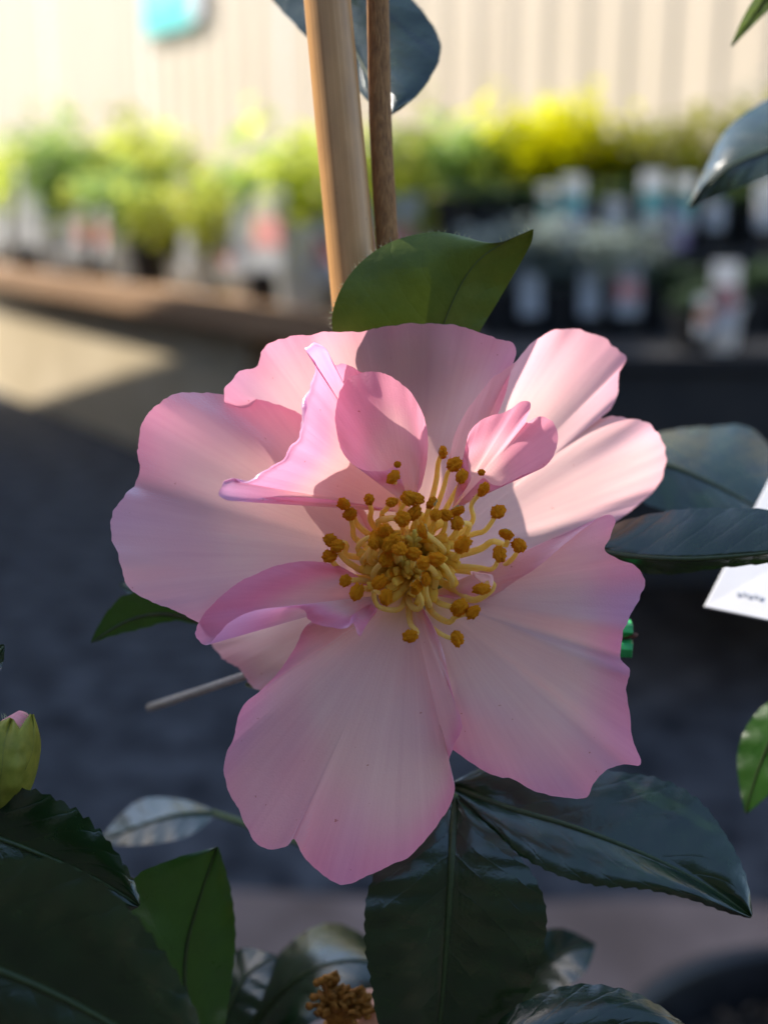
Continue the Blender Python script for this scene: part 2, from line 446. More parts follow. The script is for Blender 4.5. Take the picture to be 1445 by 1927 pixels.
# teal sign on the fence
sp = ray_to_fence(312, 60, 0.05)
sign = tag(empty('sign', sp, BANG), 'small aqua sign with a solid teal bottom strip fixed to the cream fence', 'sign')
def sbox(name, dims, mat, parent, bw=0.002):
    V, F = [], []
    box(V, F, *dims)
    o = link(name, mesh(name, V, F, mat, False), parent, (0, 0, 0))
    return bevel(o, bw) if bw else o
sbox('board', (-0.32, 0.32, 0, 0.012, 0.0, 0.55), M['sign_light'], sign)
sbox('lower_strip', (-0.27, 0.24, -0.004, 0.0, 0.03, 0.13), M['sign_dark'], sign, 0)
sbox('side_strip', (0.322, 0.44, 0.0, 0.010, 0.03, 0.55), M['white'], sign)
for zz in (0.32, 0.44): sbox('print_band', (-0.20, 0.16, -0.003, 0.0, zz, zz+0.05), M['white'], sign, 0)
sbox('bracket', (-0.03, 0.03, 0.012, 0.06, 0.2, 0.28), M['sign_light'], sign, 0)

# plant bench: timber top on a rendered block base
bench = tag(empty('plant_bench', BO, BANG), 'long timber-topped plant bench on a pale block base before the cream fence', 'bench')
def lbox(name, dims, mat, parent, bw=0.004):
    return sbox(name, dims, mat, parent, bw)
for k in range(4):      # base built of panels with open joints
    lbox('base_block', (-4.2+1.68*k, -4.2+1.68*k+1.672, 0.06, 0.14, 0, 0.60), M['render'], bench)
for k in range(6):
    lbox('top_board', (-4.2, 4.2, 0.004+0.165*k, 0.163+0.165*k, 0.652, 0.70), M['timber'], bench)
lbox('fascia_board', (-4.2, 4.2, -0.03, 0.0, 0.60, 0.702), M['timber'], bench)
for k in range(6): lbox('bearer', (-4.1+1.6*k, -4.02+1.6*k, 0.15, 0.98, 0.0, 0.650), M['timber'], bench)

# unseen boarded block added at left, shaped to shade the ground and lower benches
shade_caster = tag(empty('shed', (-2.6, 1.5, 0)), 'weathered board shed with a steep lean-to beside the plant benches', 'shed')
def prism_yz(name, prof, x0, x1, mat, parent):
    n = len(prof)
    V = [Vector((x0, y, z)) for y, z in prof] + [Vector((x1, y, z)) for y, z in prof]
    F = [tuple(range(n)), tuple(reversed(range(n, 2*n)))]
    for i in range(n): F.append((i, n+i, n+(i+1) % n, (i+1) % n))
    me = mesh(name, V, F, mat, False)
    return link(name, me, parent)
ROOF_D = 3.385  # height places the cast shade edge across the flower
prism_yz('wall', [(-2.5, 0), (4.9, 0), (4.9, 3.72), (1.72, ROOF_D), (-2.5, ROOF_D-0.72)], -4.4, -2.6, M['shedwall'], shade_caster)
prism_yz('lean_to', [(4.903, 0), (6.6, 0), (6.6, 0.58), (5.38, 2.50), (4.903, 3.1)], -4.2, -2.62, M['shedwall'], shade_caster)  # slope added to lay the diagonal shade edge on the bench base
prism_yz('roof', [(-2.6, ROOF_D-0.735), (1.72, ROOF_D+0.004), (4.95, 3.735), (4.95, 3.775), (1.72, ROOF_D+0.045), (-2.6, ROOF_D-0.69)], -4.5, -2.55, M['shedroof'], shade_caster)

# unseen building added behind the camera to darken reflections and front sky fill
sky_blocker = tag(empty('shop_building', (0, -4.0, 0)), 'low brown-walled nursery shop facing the benches across the yard', 'building')
def wbox(name, dims, mat, parent):
    V, F = [], []
    box(V, F, *dims)
    return link(name, mesh(name, V, F, mat, False), parent)
wbox('wall', (-7, 7, -7, -4.0, 0, 3.3), M['shopwall'], sky_blocker)
wbox('roof', (-7.3, 7.3, -7.3, -3.5, 3.302, 3.45), M['shedroof'], sky_blocker)
for k in range(4): wbox('window', (-5.6+3.1*k, -4.0+3.1*k, -4.0, -3.96, 1.0, 2.3), M['shelf'], sky_blocker)
wbox('door', (5.6, 6.6, -4.0, -3.95, 0.0, 2.1), M['timber'], sky_blocker)

# ------------------------------------------------------------------ potted plants on the benches
def pot_mesh(name, r=0.055, h=0.10, mat='black', n=18, soil=True):
    prof = [(0.0, 0.0), (r*0.72, 0.0), (r*0.94, h*0.86), (r*1.05, h*0.86), (r*1.05, h), (r*0.93, h), (r*0.91, h*0.9), (0.0, h*0.9)]
    V, F = [], []
    for (rr, z) in prof:
        for k in range(n):
            a = 2*math.pi*k/n
            V.append((rr*math.cos(a), rr*math.sin(a), z))
    for i in range(len(prof)-1):
        for k in range(n):
            F.append((i*n+k, i*n+(k+1) % n, (i+1)*n+(k+1) % n, (i+1)*n+k))
    return mesh(name, V, F, M[mat], False)

def foliage_mesh(name, mat, n, rx, rz, leaf, base, seed, stems=6, narrow=0.5):
    """leafy shoots: stems fan out of the pot, each carrying bent leaf blades"""
    r = random.Random(seed)
    V, F = [], []
    tips = []
    for k in range(stems):
        a = 2*math.pi*(k + r.random())/stems
        q = r.random()**0.6
        top = Vector((math.cos(a)*rx*q, math.sin(a)*rx*q, base + rz*(0.55+0.45*r.random())))
        tips.append(top)
        b = len(V)
        w = 0.0018
        V += [Vector((-w, 0, base*0.85)), Vector((w, 0, base*0.85)), Vector((0, w, base*0.85)), top]
        F += [(b, b+1, b+3), (b+1, b+2, b+3), (b+2, b, b+3)]
    for i in range(n):
        t = tips[i % stems]
        f = 0.25 + 0.8*r.random()
        p = Vector((t.x*f, t.y*f, base + (t.z-base)*f))
        p += Vector((r.gauss(0, rx*0.20), r.gauss(0, rx*0.20), r.gauss(0, rz*0.07)))
        a = r.random()*2*math.pi
        el = r.uniform(-0.5, 0.9)
        d = Vector((math.cos(a)*math.cos(el), math.sin(a)*math.cos(el), math.sin(el)))
        s = d.cross(Vector((0, 0, 1))).normalized()
        L = leaf*r.uniform(0.6, 1.3)
        w = L*narrow*0.5
        up = s.cross(d)
        b = len(V)
        V += [p, p + d*L*0.45 + s*w + up*L*0.08, p + d*L*0.5 - up*L*0.03, p + d*L*0.45 - s*w + up*L*0.08, p + d*L - Vector((0, 0, L*0.18))]
        F += [(b, b+1, b+2), (b, b+2, b+3), (b+1, b+4, b+2), (b+2, b+4, b+3)]
    return mesh(name, V, F, M[mat], True)

def tag_mesh(w, h, lower=None):
    V, F = [], []
    box(V, F, -w/2, w/2, -0.0008, 0.0008, 0, h)
    return mesh('plant_tag', V, F, M['tag'], False)

POT = pot_mesh('pot', 0.052, 0.095)
POTW = pot_mesh('pot_white', 0.050, 0.10, 'tag')
POTP = pot_mesh('pot_lilac', 0.050, 0.10, 'tag_lilac')
FOL = {}
for key, mat, n, rx, rz, leaf, narrow in (
        ('lime', 'f_lime', 170, 0.085, 0.16, 0.042, 0.55), ('limetall', 'f_lime', 230, 0.09, 0.30, 0.045, 0.5),
        ('green', 'f_green', 170, 0.085, 0.15, 0.040, 0.55), ('olive', 'f_olive', 320, 0.15, 0.20, 0.045, 0.5),
        ('yellow', 'f_yellow', 520, 0.14, 0.22, 0.045, 0.6), ('dark', 'f_dark', 110, 0.065, 0.06, 0.035, 0.6),
        ('grey', 'f_grey', 330, 0.10, 0.15, 0.035, 0.5), ('wisp', 'f_grey', 90, 0.12, 0.40, 0.05, 0.18)):
    FOL[key] = [foliage_mesh('foliage_'+key, mat, n, rx, rz, leaf, 0.085, 100+31*k+len(key), stems=9 if n < 300 else 16, narrow=narrow) for k in range(2)]
TAGS = {}
def get_tag(w, h):
    k = (round(w, 3), round(h, 3))
    if k not in TAGS: TAGS[k] = tag_mesh(w, h)
    return TAGS[k]
BANDS = {}
def get_band(w, h, mat):
    k = (w, h, mat)
    if k not in BANDS:
        V, F = [], []
        box(V, F, -w/2+0.003, w/2-0.003, -0.0022, -0.0010, 0, h)
        BANDS[k] = mesh('colour_band', V, F, M[mat], False)
    return BANDS[k]

def potted(loc, kind, label, group, tagspec=None, pot=None, sc_=1.0, rz=None, tagrot=0.0, tagz=0.045):
    e = empty('potted_plant', loc, rnd.uniform(0, 6.28) if rz is None else rz)
    e.scale = (sc_,)*3
    tag(e, label, 'potted plant', group)
    o = bpy.data.objects.new('pot', pot or POT); col.objects.link(o); o.parent = e
    o = bpy.data.objects.new('foliage', FOL[kind][rnd.randrange(2)]); col.objects.link(o); o.parent = e
    o.rotation_euler.z = rnd.uniform(0, 6.28)
    if tagspec:
        w, h, band = tagspec
        t = bpy.data.objects.new('plant_tag', get_tag(w, h)); col.objects.link(t); t.parent = e
        a = -e.rotation_euler.z + tagrot
        t.rotation_euler = (R(-6), 0, a)
        t.location = Matrix.Rotation(a, 3, 'Z') @ Vector((0, -0.064, tagz))
        if band:
            b = bpy.data.objects.new('colour_band', get_band(w, h*0.36, band)); col.objects.link(b); b.parent = t
            b.location = (0, 0, h*0.30)
    return e

# long bench: three rows of shrubs in pots, white and pink tags towards the camera
for j, d in enumerate((0.14, 0.46, 0.80)):
    s = -4.0 + 0.11*j
    while s < 4.1:
        x = rnd.random()
        kind = 'lime' if x < 0.5 else 'green' if x < 0.70 else 'limetall' if (x < 0.88 and j > 0) else 'olive'
        if s > 3.0 and j > 0: kind = 'green' if x < 0.6 else 'lime'
        band = ('tag_pink' if rnd.random() < 0.7 else None) if (s > 1.0 and j < 2) else None
        tg = (rnd.choice((0.05, 0.06, 0.068)), rnd.choice((0.085, 0.10, 0.12)), band) if rnd.random() < (0.95, 0.8, 0.5)[j] else None
        pt = rnd.choice((POT, POTW)) if j < 2 else POT
        where = ('at the front edge of', 'in the middle row on', 'in the back row on')[j]
        lab = {'lime': 'lime-leaved young shrub', 'limetall': 'tall lime-leaved shrub', 'green': 'mid-green young shrub', 'olive': 'bushy olive-green shrub'}[kind]
        lab += ' in %s pot %s the timber bench' % ('white' if pt is POTW else 'black', where)
        if tg: lab += ', ' + ('pink-banded tag' if band else 'white tag')
        else: lab += ', untagged'
        potted(on_bench(s + rnd.uniform(-0.03, 0.03), d + rnd.uniform(-0.03, 0.03), 0.70), kind, lab, lab,
               tg, pt, tagz=0.045 if j == 0 else rnd.uniform(0.06, 0.16), tagrot=BANG*1.05 + rnd.uniform(-0.45, 0.35), sc_=(1.95 + 0.42*math.sin(s*2.3+0.6) + (0.25 if s < 0.5 else 0))*rnd.uniform(0.85, 1.15)*(0.8 if kind in ('olive', 'limetall') else 1.0))
        s += rnd.uniform(0.21, 0.27)

# dark staging on the right, two steps
stand = tag(empty('plant_staging', (0.75, 2.9, 0)), 'dark stepped plant staging holding tagged pots below the yellow shrub', 'plant stand')
for k in range(4): sbox('shelf_board', (-0.56, 1.0, -0.12+0.145*k, 0.02+0.145*k, 0.905, 0.93), M['shelf'], stand)
for k in range(4): sbox('shelf_board', (-0.56, 1.0, -0.68+0.14*k, -0.545+0.14*k, 0.735, 0.76), M['shelf'], stand)
sbox('riser', (-0.55, 0.99, -0.10, -0.075, 0.765, 0.902), M['shelf'], stand)
sbox('front_board', (-0.55, 0.99, -0.66, -0.635, 0.30, 0.732), M['shelf'], stand)
for xx in (-0.5, 0.22, 0.92):
    for yy, hh in ((-0.6, 0.733), (0.40, 0.903)):
        sbox('leg', (xx, xx+0.05, yy, yy+0.05, 0, hh), M['shelf'], stand)

def at_depth(px, y, z):
    """point whose picture column is px, at ground distance y and height z"""
    d = CAMROT @ Vector(((px-722.5)/FPX, 0, -1))
    return Vector((d.x/d.y*y*1.0, y, z))
def pot_at(px, y, z): 
    # exact column: solve for the ray through px at forward distance of (y,z)
    fwd = CAMROT @ Vector((0, 0, -1))
    dep = (Vector((0, y, z)) - CAMLOC).dot(fwd)
    return Vector(((px-722.5)/FPX*dep, y, z))
TOPZ, LOWZ = 0.930, 0.760
top_row = [(905, 'dark', None, None), (955, 'dark', None, None), (1012, 'dark', (0.036, 0.10, 'tag_teal'), None), (1070, 'dark', (0.050, 0.12, 'tag_teal'), POTP),
           (1150, 'dark', (0.045, 0.07, None), None), (1210, 'dark', (0.055, 0.13, 'tag_teal'), None), (1264, 'dark', (0.045, 0.12, 'tag_teal'), POTP),
           (1330, 'dark', (0.042, 0.065, None), None), (1415, 'dark', (0.052, 0.11, None), None)]
for px, kind, tg, pt in top_row:
    what = {None: 'black', POTP: 'lilac', POTW: 'white'}[pt]
    lab = 'dark-leaved seedling in %s pot on the staging top step' % what
    if tg: lab += ', %s tag' % ('teal-banded' if tg[2] else 'plain white')
    potted(pot_at(px, 2.87, TOPZ), kind, lab, lab, tg, pt, 1.0, rz=0.0, tagrot=rnd.uniform(-0.2, 0.2))
for px in (860, 930, 1000, 1075, 1150, 1225, 1300, 1385, 1450):
    k = 'yellow' if 980 < px < 1110 else 'olive' if px > 1120 else 'green'
    potted(pot_at(px, 3.12, TOPZ), k, {'yellow': 'bright yellow-leaved shrub behind the tagged pots on the staging',
           'olive': 'bushy olive-green shrub behind the tagged pots on the staging',
           'green': 'fresh green shrub behind the staging end beside the yellow shrubs'}[k],
           'shrubs along the staging back: ' + k, None, None, (1.12 if k == 'yellow' else 1.08 if k == 'olive' else 1.25) + (0.12 if px > 1350 else 0))
low_row = [(930, 'grey', None), (985, 'grey', (0.045, 0.09, None)), (1040, 'grey', None), (1100, 'grey', (0.04, 0.10, None)),
           (1172, 'grey', (0.055, 0.11, 'tag_pink')), (1240, 'dark', None), (1310, 'dark', None), (1400, 'dark', None), (1460, 'dark', None)]
for px, kind, tg in low_row:
    lab = '%s-leaved seedling with %s on the staging lower step' % (kind, ('pink-banded tag' if tg[2] else 'plain white tag') if tg else 'no tag')
    potted(pot_at(px, 2.58, LOWZ), kind, lab, lab, tg, None, 1.0, rz=0.0, tagrot=rnd.uniform(-0.3, 0.3))
potted(pot_at(1350, 2.31, LOWZ), 'dark', 'pot with tall white tag banded in pink on the staging front', None, (0.055, 0.145, 'tag_pink'), POTW, 0.9, rz=0.0, tagrot=-0.15)
potted(pot_at(1300, 2.30, LOWZ), 'dark', 'white pot with short orange-banded tag on the staging front', None, (0.045, 0.09, 'tag_orange'), None, 0.8, rz=0.0, tagrot=0.2)
potted(pot_at(1420, 3.30, 0.93), 'wisp', 'wispy grey-green shrub rising against the cream fence', None, None, None, 1.0)

# black pot with potting mix on the ground in front (lower right corner of the view)
npot = empty('nursery_pot', (0.30, 0.60, 0.012))
tag(npot, 'large black plastic pot filled with dark potting mix', 'pot')
def big_pot(parent, r, h, prefix=''):
    n = 48
    prof = [(r*0.78, 0), (r*0.97, h-0.045), (r*1.04, h-0.045), (r*1.05, h-0.004), (r*1.04, h), (r*0.985, h), (r*0.97, h-0.006), (r*0.965, h-0.06)]
    V, F = [], []
    for rr, z in prof:
        for k in range(n):
            a = 2*math.pi*k/n; V.append((rr*math.cos(a), rr*math.sin(a), z))
    for i in range(len(prof)-1):
        for k in range(n): F.append((i*n+k, i*n+(k+1) % n, (i+1)*n+(k+1) % n, (i+1)*n+k))
    F.append(tuple(reversed(range(n))))
    link('pot_wall', mesh('pot_wall', V, F, M['black']), parent, (0, 0, 0))
    V, F = [], []
    m = 30
    for i in range(m+1):
        for k in range(n):
            a = 2*math.pi*k/n; rr = r*0.962*i/m
            x, y = rr*math.cos(a), rr*math.sin(a)
            V.append((x, y, h-0.045 + 0.010*noise.noise(Vector((x*40, y*40, r*9))) + 0.006*noise.noise(Vector((x*140, y*140, 3)))))
    for i in range(m):
        for k in range(n): F.append((i*n+k, i*n+(k+1) % n, (i+1)*n+(k+1) % n, (i+1)*n+k))
    link('soil', mesh('soil', V, F, M['soil'], False), parent, (0, 0, 0))
    # bark chips on top
    V, F = [], []
    rr_ = random.Random(int(r*1000))
    for q in range(420):
        a = rr_.random()*6.28; d = r*0.93*math.sqrt(rr_.random())
        c = Vector((d*math.cos(a), d*math.sin(a), h-0.043 + rr_.random()*0.006))
        u = Vector((rr_.gauss(0, 1), rr_.gauss(0, 1), rr_.gauss(0, 0.4))).normalized()*rr_.uniform(0.002, 0.008)
        v = u.orthogonal().normalized()*rr_.uniform(0.001, 0.003)
        w = u.cross(v).normalized()*rr_.uniform(0.0008, 0.002)
        b = len(V)
        V += [c-u-v, c+u-v*0.6, c+u*0.8+v, c-u*0.9+v, c+w*1.5]
        F += [(b, b+1, b+4), (b+1, b+2, b+4), (b+2, b+3, b+4), (b+3, b, b+4)]
    o = link('bark_chips', mesh('bark_chips', V, F, M['chips'], False), parent, (0, 0, 0))
    o['kind'] = 'stuff'
M['chips'] = mat_plain('bark_chips', (0.03, 0.02, 0.012), (0.16, 0.10, 0.06), (120,)*3, 0.9, 0.4, 0.002)
big_pot(npot, 0.16, 0.50)

# ------------------------------------------------------------------ the camellia
GROUND_PT = Vector((0.045, 0.285, 0.012))
camellia = tag(empty('camellia', GROUND_PT), 'camellia with one large open pink flower, dark glossy leaves and woody stem', 'camellia')
cpot = tag(empty('plant_pot', GROUND_PT), 'black plastic pot holding the pink camellia and its stake', 'pot')
big_pot(cpot, 0.13, 0.26)

flower_v, flower_f = [], []
# receptacle: the green-yellow base the petals spring from
C0 = (778, 1062)
axis_a, axis_b = W(*C0, 16), W(*C0, 6)
fl = link('flower', tube_mesh('flower', [W(C0[0]-3, C0[1]+2, 24), W(C0[0]-1, C0[1], 18), W(*C0, 13), W(*C0, 10)], [0.0028, 0.0050, 0.0052, 0.0030], M['style'], 14), camellia)
tag(fl, label='large open pink flower with golden stamens')

CREAM, PINK, LILAC, ROSE = (0.92, 0.65, 0.62), (0.89, 0.41, 0.54), (0.80, 0.58, 0.82), (0.84, 0.27, 0.42)  # LILAC margins also carry sky light put into the petal colour
def mixc(a, b, t): return tuple(x + (y-x)*t for x, y in zip(a, b))

def petal(base, outline, nr=36, nt=210, bulge=-4.0, creases=(), ruffle=0.5, jag=2.0, curls=(), pink=1.0, seed=1, name='petal', pw=1.0, cream_r=0.55, edge_pink=1.0, neck=0.06, tone=1.0):
    """base (x,y,mm); outline of (x,y,mm[,tint]) from one side of the base round to the other.
    creases: (t, mm, width) ridges running out from the base; curls: (t0, t1, radius_mm, angle_deg, side)"""
    out = [tuple(p) + ((0.0,) if len(p) == 3 else ()) for p in outline]
    O = cr(out, nt)
    hw = nt//9
    SM = [sum(O[q][2] for q in range(max(0, j-hw), min(nt, j+hw+1)))/(min(nt, j+hw+1)-max(0, j-hw)) for j in range(nt)]
    V, F, UV, C = [], [], [], []
    bx, by, bm = base
    LL = [math.hypot(o[0]-bx, o[1]-by) or 1 for o in O]
    LS = [sum(LL[max(0, j-hw):j+hw+1])/len(LL[max(0, j-hw):j+hw+1]) for j in range(nt)]
    nz = lambda a, b, c=0.0: noise.noise(Vector((a, b, c + seed*7.31)))
    rows = [(i/nr, 0) for i in range(nr+1)] + ([(1.0, k+1) for k in range(7)] if curls else [])
    for (r, k) in rows:
        for j, o in enumerate(O):
            t = j/(nt-1)
            dx, dy = o[0]-bx, o[1]-by
            L = math.hypot(dx, dy) or 1
            jg = 1.7*jag*(nz(t*16, 1.7) + 0.8*nz(t*48, 5.1) + 0.7*nz(t*110, 2.1)) * sstep(0.6, 1.0, r) * sstep(0, 0.08, t)*sstep(0, 0.08, 1-t)
            rr = r + neck*(1-r)*min(1, r*6)*0
            x = bx + dx*rr + dx/L*jg
            y = by + dy*rr + dy/L*jg
            edge_r = rr
            rr = min(1.12, rr*(1 + (LL[j]/LS[j]-1)*sstep(0, 0.06, t)*sstep(0, 0.06, 1-t)))
            mm = bm + (SM[j]-bm)*rr**pw + (o[2]-SM[j])*edge_r**6 + bulge*4*rr*(1-rr)*(0.6+0.4*math.sin(math.pi*t))
            for (ct, ca, cw) in creases:
                mm += ca*math.exp(-((t-ct)/cw)**2)*rr**2.6
            mm += ruffle*1.6*sstep(0.62, 1.0, rr)**1.5*(nz(t*9, rr*1.5, 3) + 0.6*nz(t*24, rr*2, 9))
            mm += 1.2*nz(t*3.2, rr*3.0, 5)*sstep(0.1, 0.5, rr)
            tint = 0.7*o[3]*sstep(0.55, 1.0, edge_r)
            if k:
                for (t0, t1, rho, ang, side) in curls:
                    w = sstep(t0, t0+0.05, t)*sstep(0, 0.05, t1-t)*(0.75 + 0.55*nz(t*11, 4.4) + 0.3*nz(t*31, 8.8))
                    a = R(ang)*k/7*w
                    rp = rho/(FOCUS*1000/FPX)
                    x += dx/L*rp*math.sin(a)*w + dx/L*0.12*k
                    y += dy/L*rp*math.sin(a)*w + dy/L*0.12*k
                    mm += side*rho*(1-math.cos(a))*w
                    tint = max(tint, 0.6*w)
            V.append(W(x, y, mm))
            UV.append((t, r + 0.02*k))
            e = max(rr**1.6, abs(2*t-1)**3*sstep(0.15, 0.5, rr))
            f = sstep(cream_r-0.3, cream_r+0.45, e + 0.35*nz(t*4, rr*3, 1) + 0.04*nz(t*14, rr*1.2, 2))
            c = mixc(CREAM, PINK, min(1, f*pink))
            c = mixc(c, (0.95, 0.76, 0.45), 0.75*(1-sstep(0.03, 0.22, rr)))
            ed = sstep(0.90, 1.0, edge_r)*0.22*edge_pink*sstep(-0.2, 0.4, nz(t*5, 7.7))
            c = mixc(c, ROSE, ed*(0.5+0.8*abs(nz(t*7, 2.2))))
            c = mixc(c, LILAC, min(1, max(0, tint)))
            C.append(tuple(v*tone for v in c))
    nR = len(rows)
    for i in range(nR-1):
        for j in range(nt-1):
            F.append((i*nt+j, i*nt+j+1, (i+1)*nt+j+1, (i+1)*nt+j))
    me = mesh(name, V, F, M['petal'], True, UV, C)
    return link(name, me, fl)

# P1 back top petal
petal((780, 1030, 14), [(700, 1010, 16), (610, 985, 16), (530, 925, 14.5), (470, 860, 12.1), (432, 800, 10.8), (422, 760, 10), (425, 728, 9.3, .3), (450, 702, 8.7, .35), (484, 688, 8.4, .1), (496, 655, 6.7), (520, 640, 6.4), (600, 629, 5.2), (690, 620, 6),
                        (755, 609, 5), (830, 609, 4.5), (890, 620, 5), (935, 636, 5.5), (962, 643, 8), (971, 662, 9), (963, 692, 10), (945, 760, 11.5), (900, 850, 13.9), (840, 960, 16)],
      bulge=3.0, creases=((0.30, -3.0, 0.05), (0.63, 3.0, 0.05), (0.48, -1.5, 0.04)), ruffle=0.7, jag=2.4, seed=1, cream_r=0.75, pink=0.8)
# P2 right petal, leaning away
petal((800, 1050, 13), [(835, 960, 10), (848, 880, 8), (852, 830, 6), (878, 775, 5), (925, 712, 5), (965, 685, 7), (985, 662, 10), (1010, 638, 14), (1050, 621, 21), (1090, 619, 23), (1130, 632, 25), (1160, 655, 27), (1178, 676, 28), (1166, 702, 28, .2), (1162, 740, 27, .2),
                        (1146, 772, 25, .3), (1128, 788, 23.5), (1160, 783, 24), (1190, 788, 25), (1222, 801, 26, .2), (1246, 830, 29), (1252, 868, 30), (1243, 908, 30), (1212, 943, 28, .15), (1168, 976, 26, .3), (1110, 1010, 23), (1050, 1060, 20), (960, 1110, 16), (880, 1120, 15)],
      bulge=3.0, creases=((0.45, -2.5, 0.05), (0.62, -1.2, 0.04), (0.75, 2.0, 0.06)), ruffle=0.8, jag=3.0, seed=2, cream_r=0.80, pink=0.75)
# P7 lower back petal in the shade
petal((720, 1120, 17), [(640, 1110, 18), (520, 1110, 20), (430, 1150, 21), (396, 1195, 22), (398, 1215, 22), (425, 1243, 22), (455, 1262, 22, .0), (478, 1296, 21), (520, 1300, 20), (590, 1260, 19), (660, 1200, 18)],
      bulge=3, creases=((0.5, 3, 0.1),), ruffle=0.6, seed=3, cream_r=0.9, pink=0.55)
# P3 large left petal
petal((740, 1050, 10), [(690, 1000, 10), (630, 900, 9.7), (590, 805, 9), (560, 776, 8.6), (500, 753, 8), (425, 742, 7), (378, 737, 5), (330, 742, 2), (290, 765, -2.6), (267, 802, -2.3), (260, 842, -1.4), (262, 880, -0.4), (256, 908, 0.4), (236, 930, 0, .2), (216, 962, -1, .4), (211, 990, -2, .3), (215, 1022, -3, .1), (226, 1062, -5), (243, 1105, -5.9),
                        (280, 1130, -5.9), (322, 1146, -5.7), (362, 1168, -4.6), (395, 1190, -2.7), (450, 1190, 0.8), (540, 1150, 5.2), (640, 1110, 10)],
      bulge=-1.0, creases=((0.50, 3.0, 0.035), (0.35, -2.0, 0.06), (0.63, -1.5, 0.05)), ruffle=0.6, jag=3.0, seed=4, cream_r=0.72, pink=0.8)
# P5 lower right petal
petal((800, 1120, 9), [(850, 1120, 8), (912, 1132, 6), (960, 1100, 3), (1010, 1068, 0), (1050, 1033, -1), (1092, 1000, 0), (1130, 973, 1, .3), (1150, 969, 2, .4), (1158, 985, 3, .4), (1150, 1010, 4, .2), (1141, 1034, 4), (1165, 1052, 4, .1), (1195, 1064, 4, .2), (1213, 1090, 4, .3), (1206, 1122, 3, .5), (1182, 1165, 1, .4), (1171, 1200, 0, .3),
                       (1167, 1238, 1, .2), (1186, 1264, -2), (1177, 1292, -1), (1184, 1340, -1), (1190, 1390, 0, .2), (1206, 1437, 1, .2), (1175, 1442, 1), (1142, 1450, 0), (1118, 1470, 0), (1102, 1500, 0), (1060, 1501, -1), (1010, 1490, -1), (968, 1470, 0), (930, 1460, 1), (890, 1437, 2), (856, 1412, 3), (820, 1380, 5), (800, 1320, 6), (800, 1240, 7)],
      bulge=-3.0, creases=((0.46, 4.0, 0.022), (0.42, -1.5, 0.02), (0.28, -2.5, 0.05), (0.62, 1.5, 0.03)), ruffle=0.5, jag=2.2, seed=5, cream_r=0.68, pink=1.0)
# P6 bottom petal
petal((770, 1110, 6), [(700, 1150, 4), (640, 1170, 2), (582, 1172, 0), (558, 1212, -2), (538, 1246, -2), (510, 1280, -3), (488, 1302, -3), (463, 1322, -3, .1), (448, 1350, -2, .2), (441, 1388, -1, .3), (426, 1420, 0, .3), (421, 1455, 0, .2), (428, 1486, 0), (445, 1520, -1), (462, 1556, -2), (484, 1590, -2), (512, 1598, -2), (540, 1592, -3), (555, 1578, -3.5, .0),
                       (570, 1610, 0), (600, 1640, 0), (642, 1664, -1, .2), (692, 1650, -1), (735, 1630, 0), (770, 1612, 0), (802, 1580, 0), (828, 1548, 0), (847, 1518, 0), (856, 1480, 0), (844, 1442, 1), (853, 1408, -2), (869, 1366, -4), (856, 1322, -3), (846, 1280, -3), (838, 1242, -2), (825, 1198, 0), (800, 1150, 3)],
      bulge=-4.0, creases=((0.50, 1.2, 0.12), (0.72, 1.6, 0.05), (0.30, 1.0, 0.06)), ruffle=0.35, jag=2.0, seed=6, cream_r=0.64, pink=1.0)
# P8 upper left inner petal with a rolled margin, sky light put into its lilac tint
petal((770, 965, 4), [(720, 960, 2), (680, 950, -1), (620, 940, -4), (560, 936, -6), (505, 936, -8, .3), (470, 940, -9, .6), (430, 942, -10, .7), (412, 928, -10, .8), (424, 908, -10, .7), (452, 902, -9, .5), (468, 910, -10, .5), (496, 896, -10, .5), (532, 874, -10, .5), (558, 840, -9, .5), (573, 800, -8, .5), (580, 760, -7, .5), (590, 722, -6, .5), (597, 692, -5, .6), (588, 676, -5, .7), (578, 662, -5, .7), (598, 650, -4, .7),
                      (616, 660, -3, .6), (628, 688, -1, .2), (655, 686, 3), (692, 706, 6), (730, 740, 8), (775, 800, 9), (795, 870, 8)],
      bulge=5.0, creases=((0.25, -2, 0.05), (0.62, 2, 0.05)), ruffle=0.6, jag=2.5, seed=8, cream_r=0.45, pink=0.95, curls=((0.30, 0.74, 1.25, 185, -1),))
# P4 lower left inner petal, margin folded towards the viewer
petal((720, 1120, 4), [(690, 1098, 2), (672, 1084, 1), (640, 1066, 0), (600, 1057, -1), (552, 1058, -2), (500, 1072, -3), (450, 1096, -4), (408, 1130, -5), (380, 1162, -5, .2), (369, 1190, -5, .4), (376, 1206, -6, .5), (391, 1214, -8, .6), (406, 1200, -11, .8), (430, 1173, -13, .8), (466, 1153, -14, .8), (512, 1144, -13, .7), (550, 1144, -11, .5), (573, 1150, -9, .3),
                      (580, 1166, -8, .1), (604, 1176, -8), (640, 1183, -8, .3), (656, 1180, -9, .6), (659, 1160, -7, .2), (668, 1180, -7), (677, 1198, -6), (690, 1176, -4), (706, 1156, 0)],
      bulge=-1.5, creases=((0.5, 3, 0.06), (0.66, -2.5, 0.03)), ruffle=0.3, jag=1.6, seed=9, cream_r=0.35, pink=1.1)
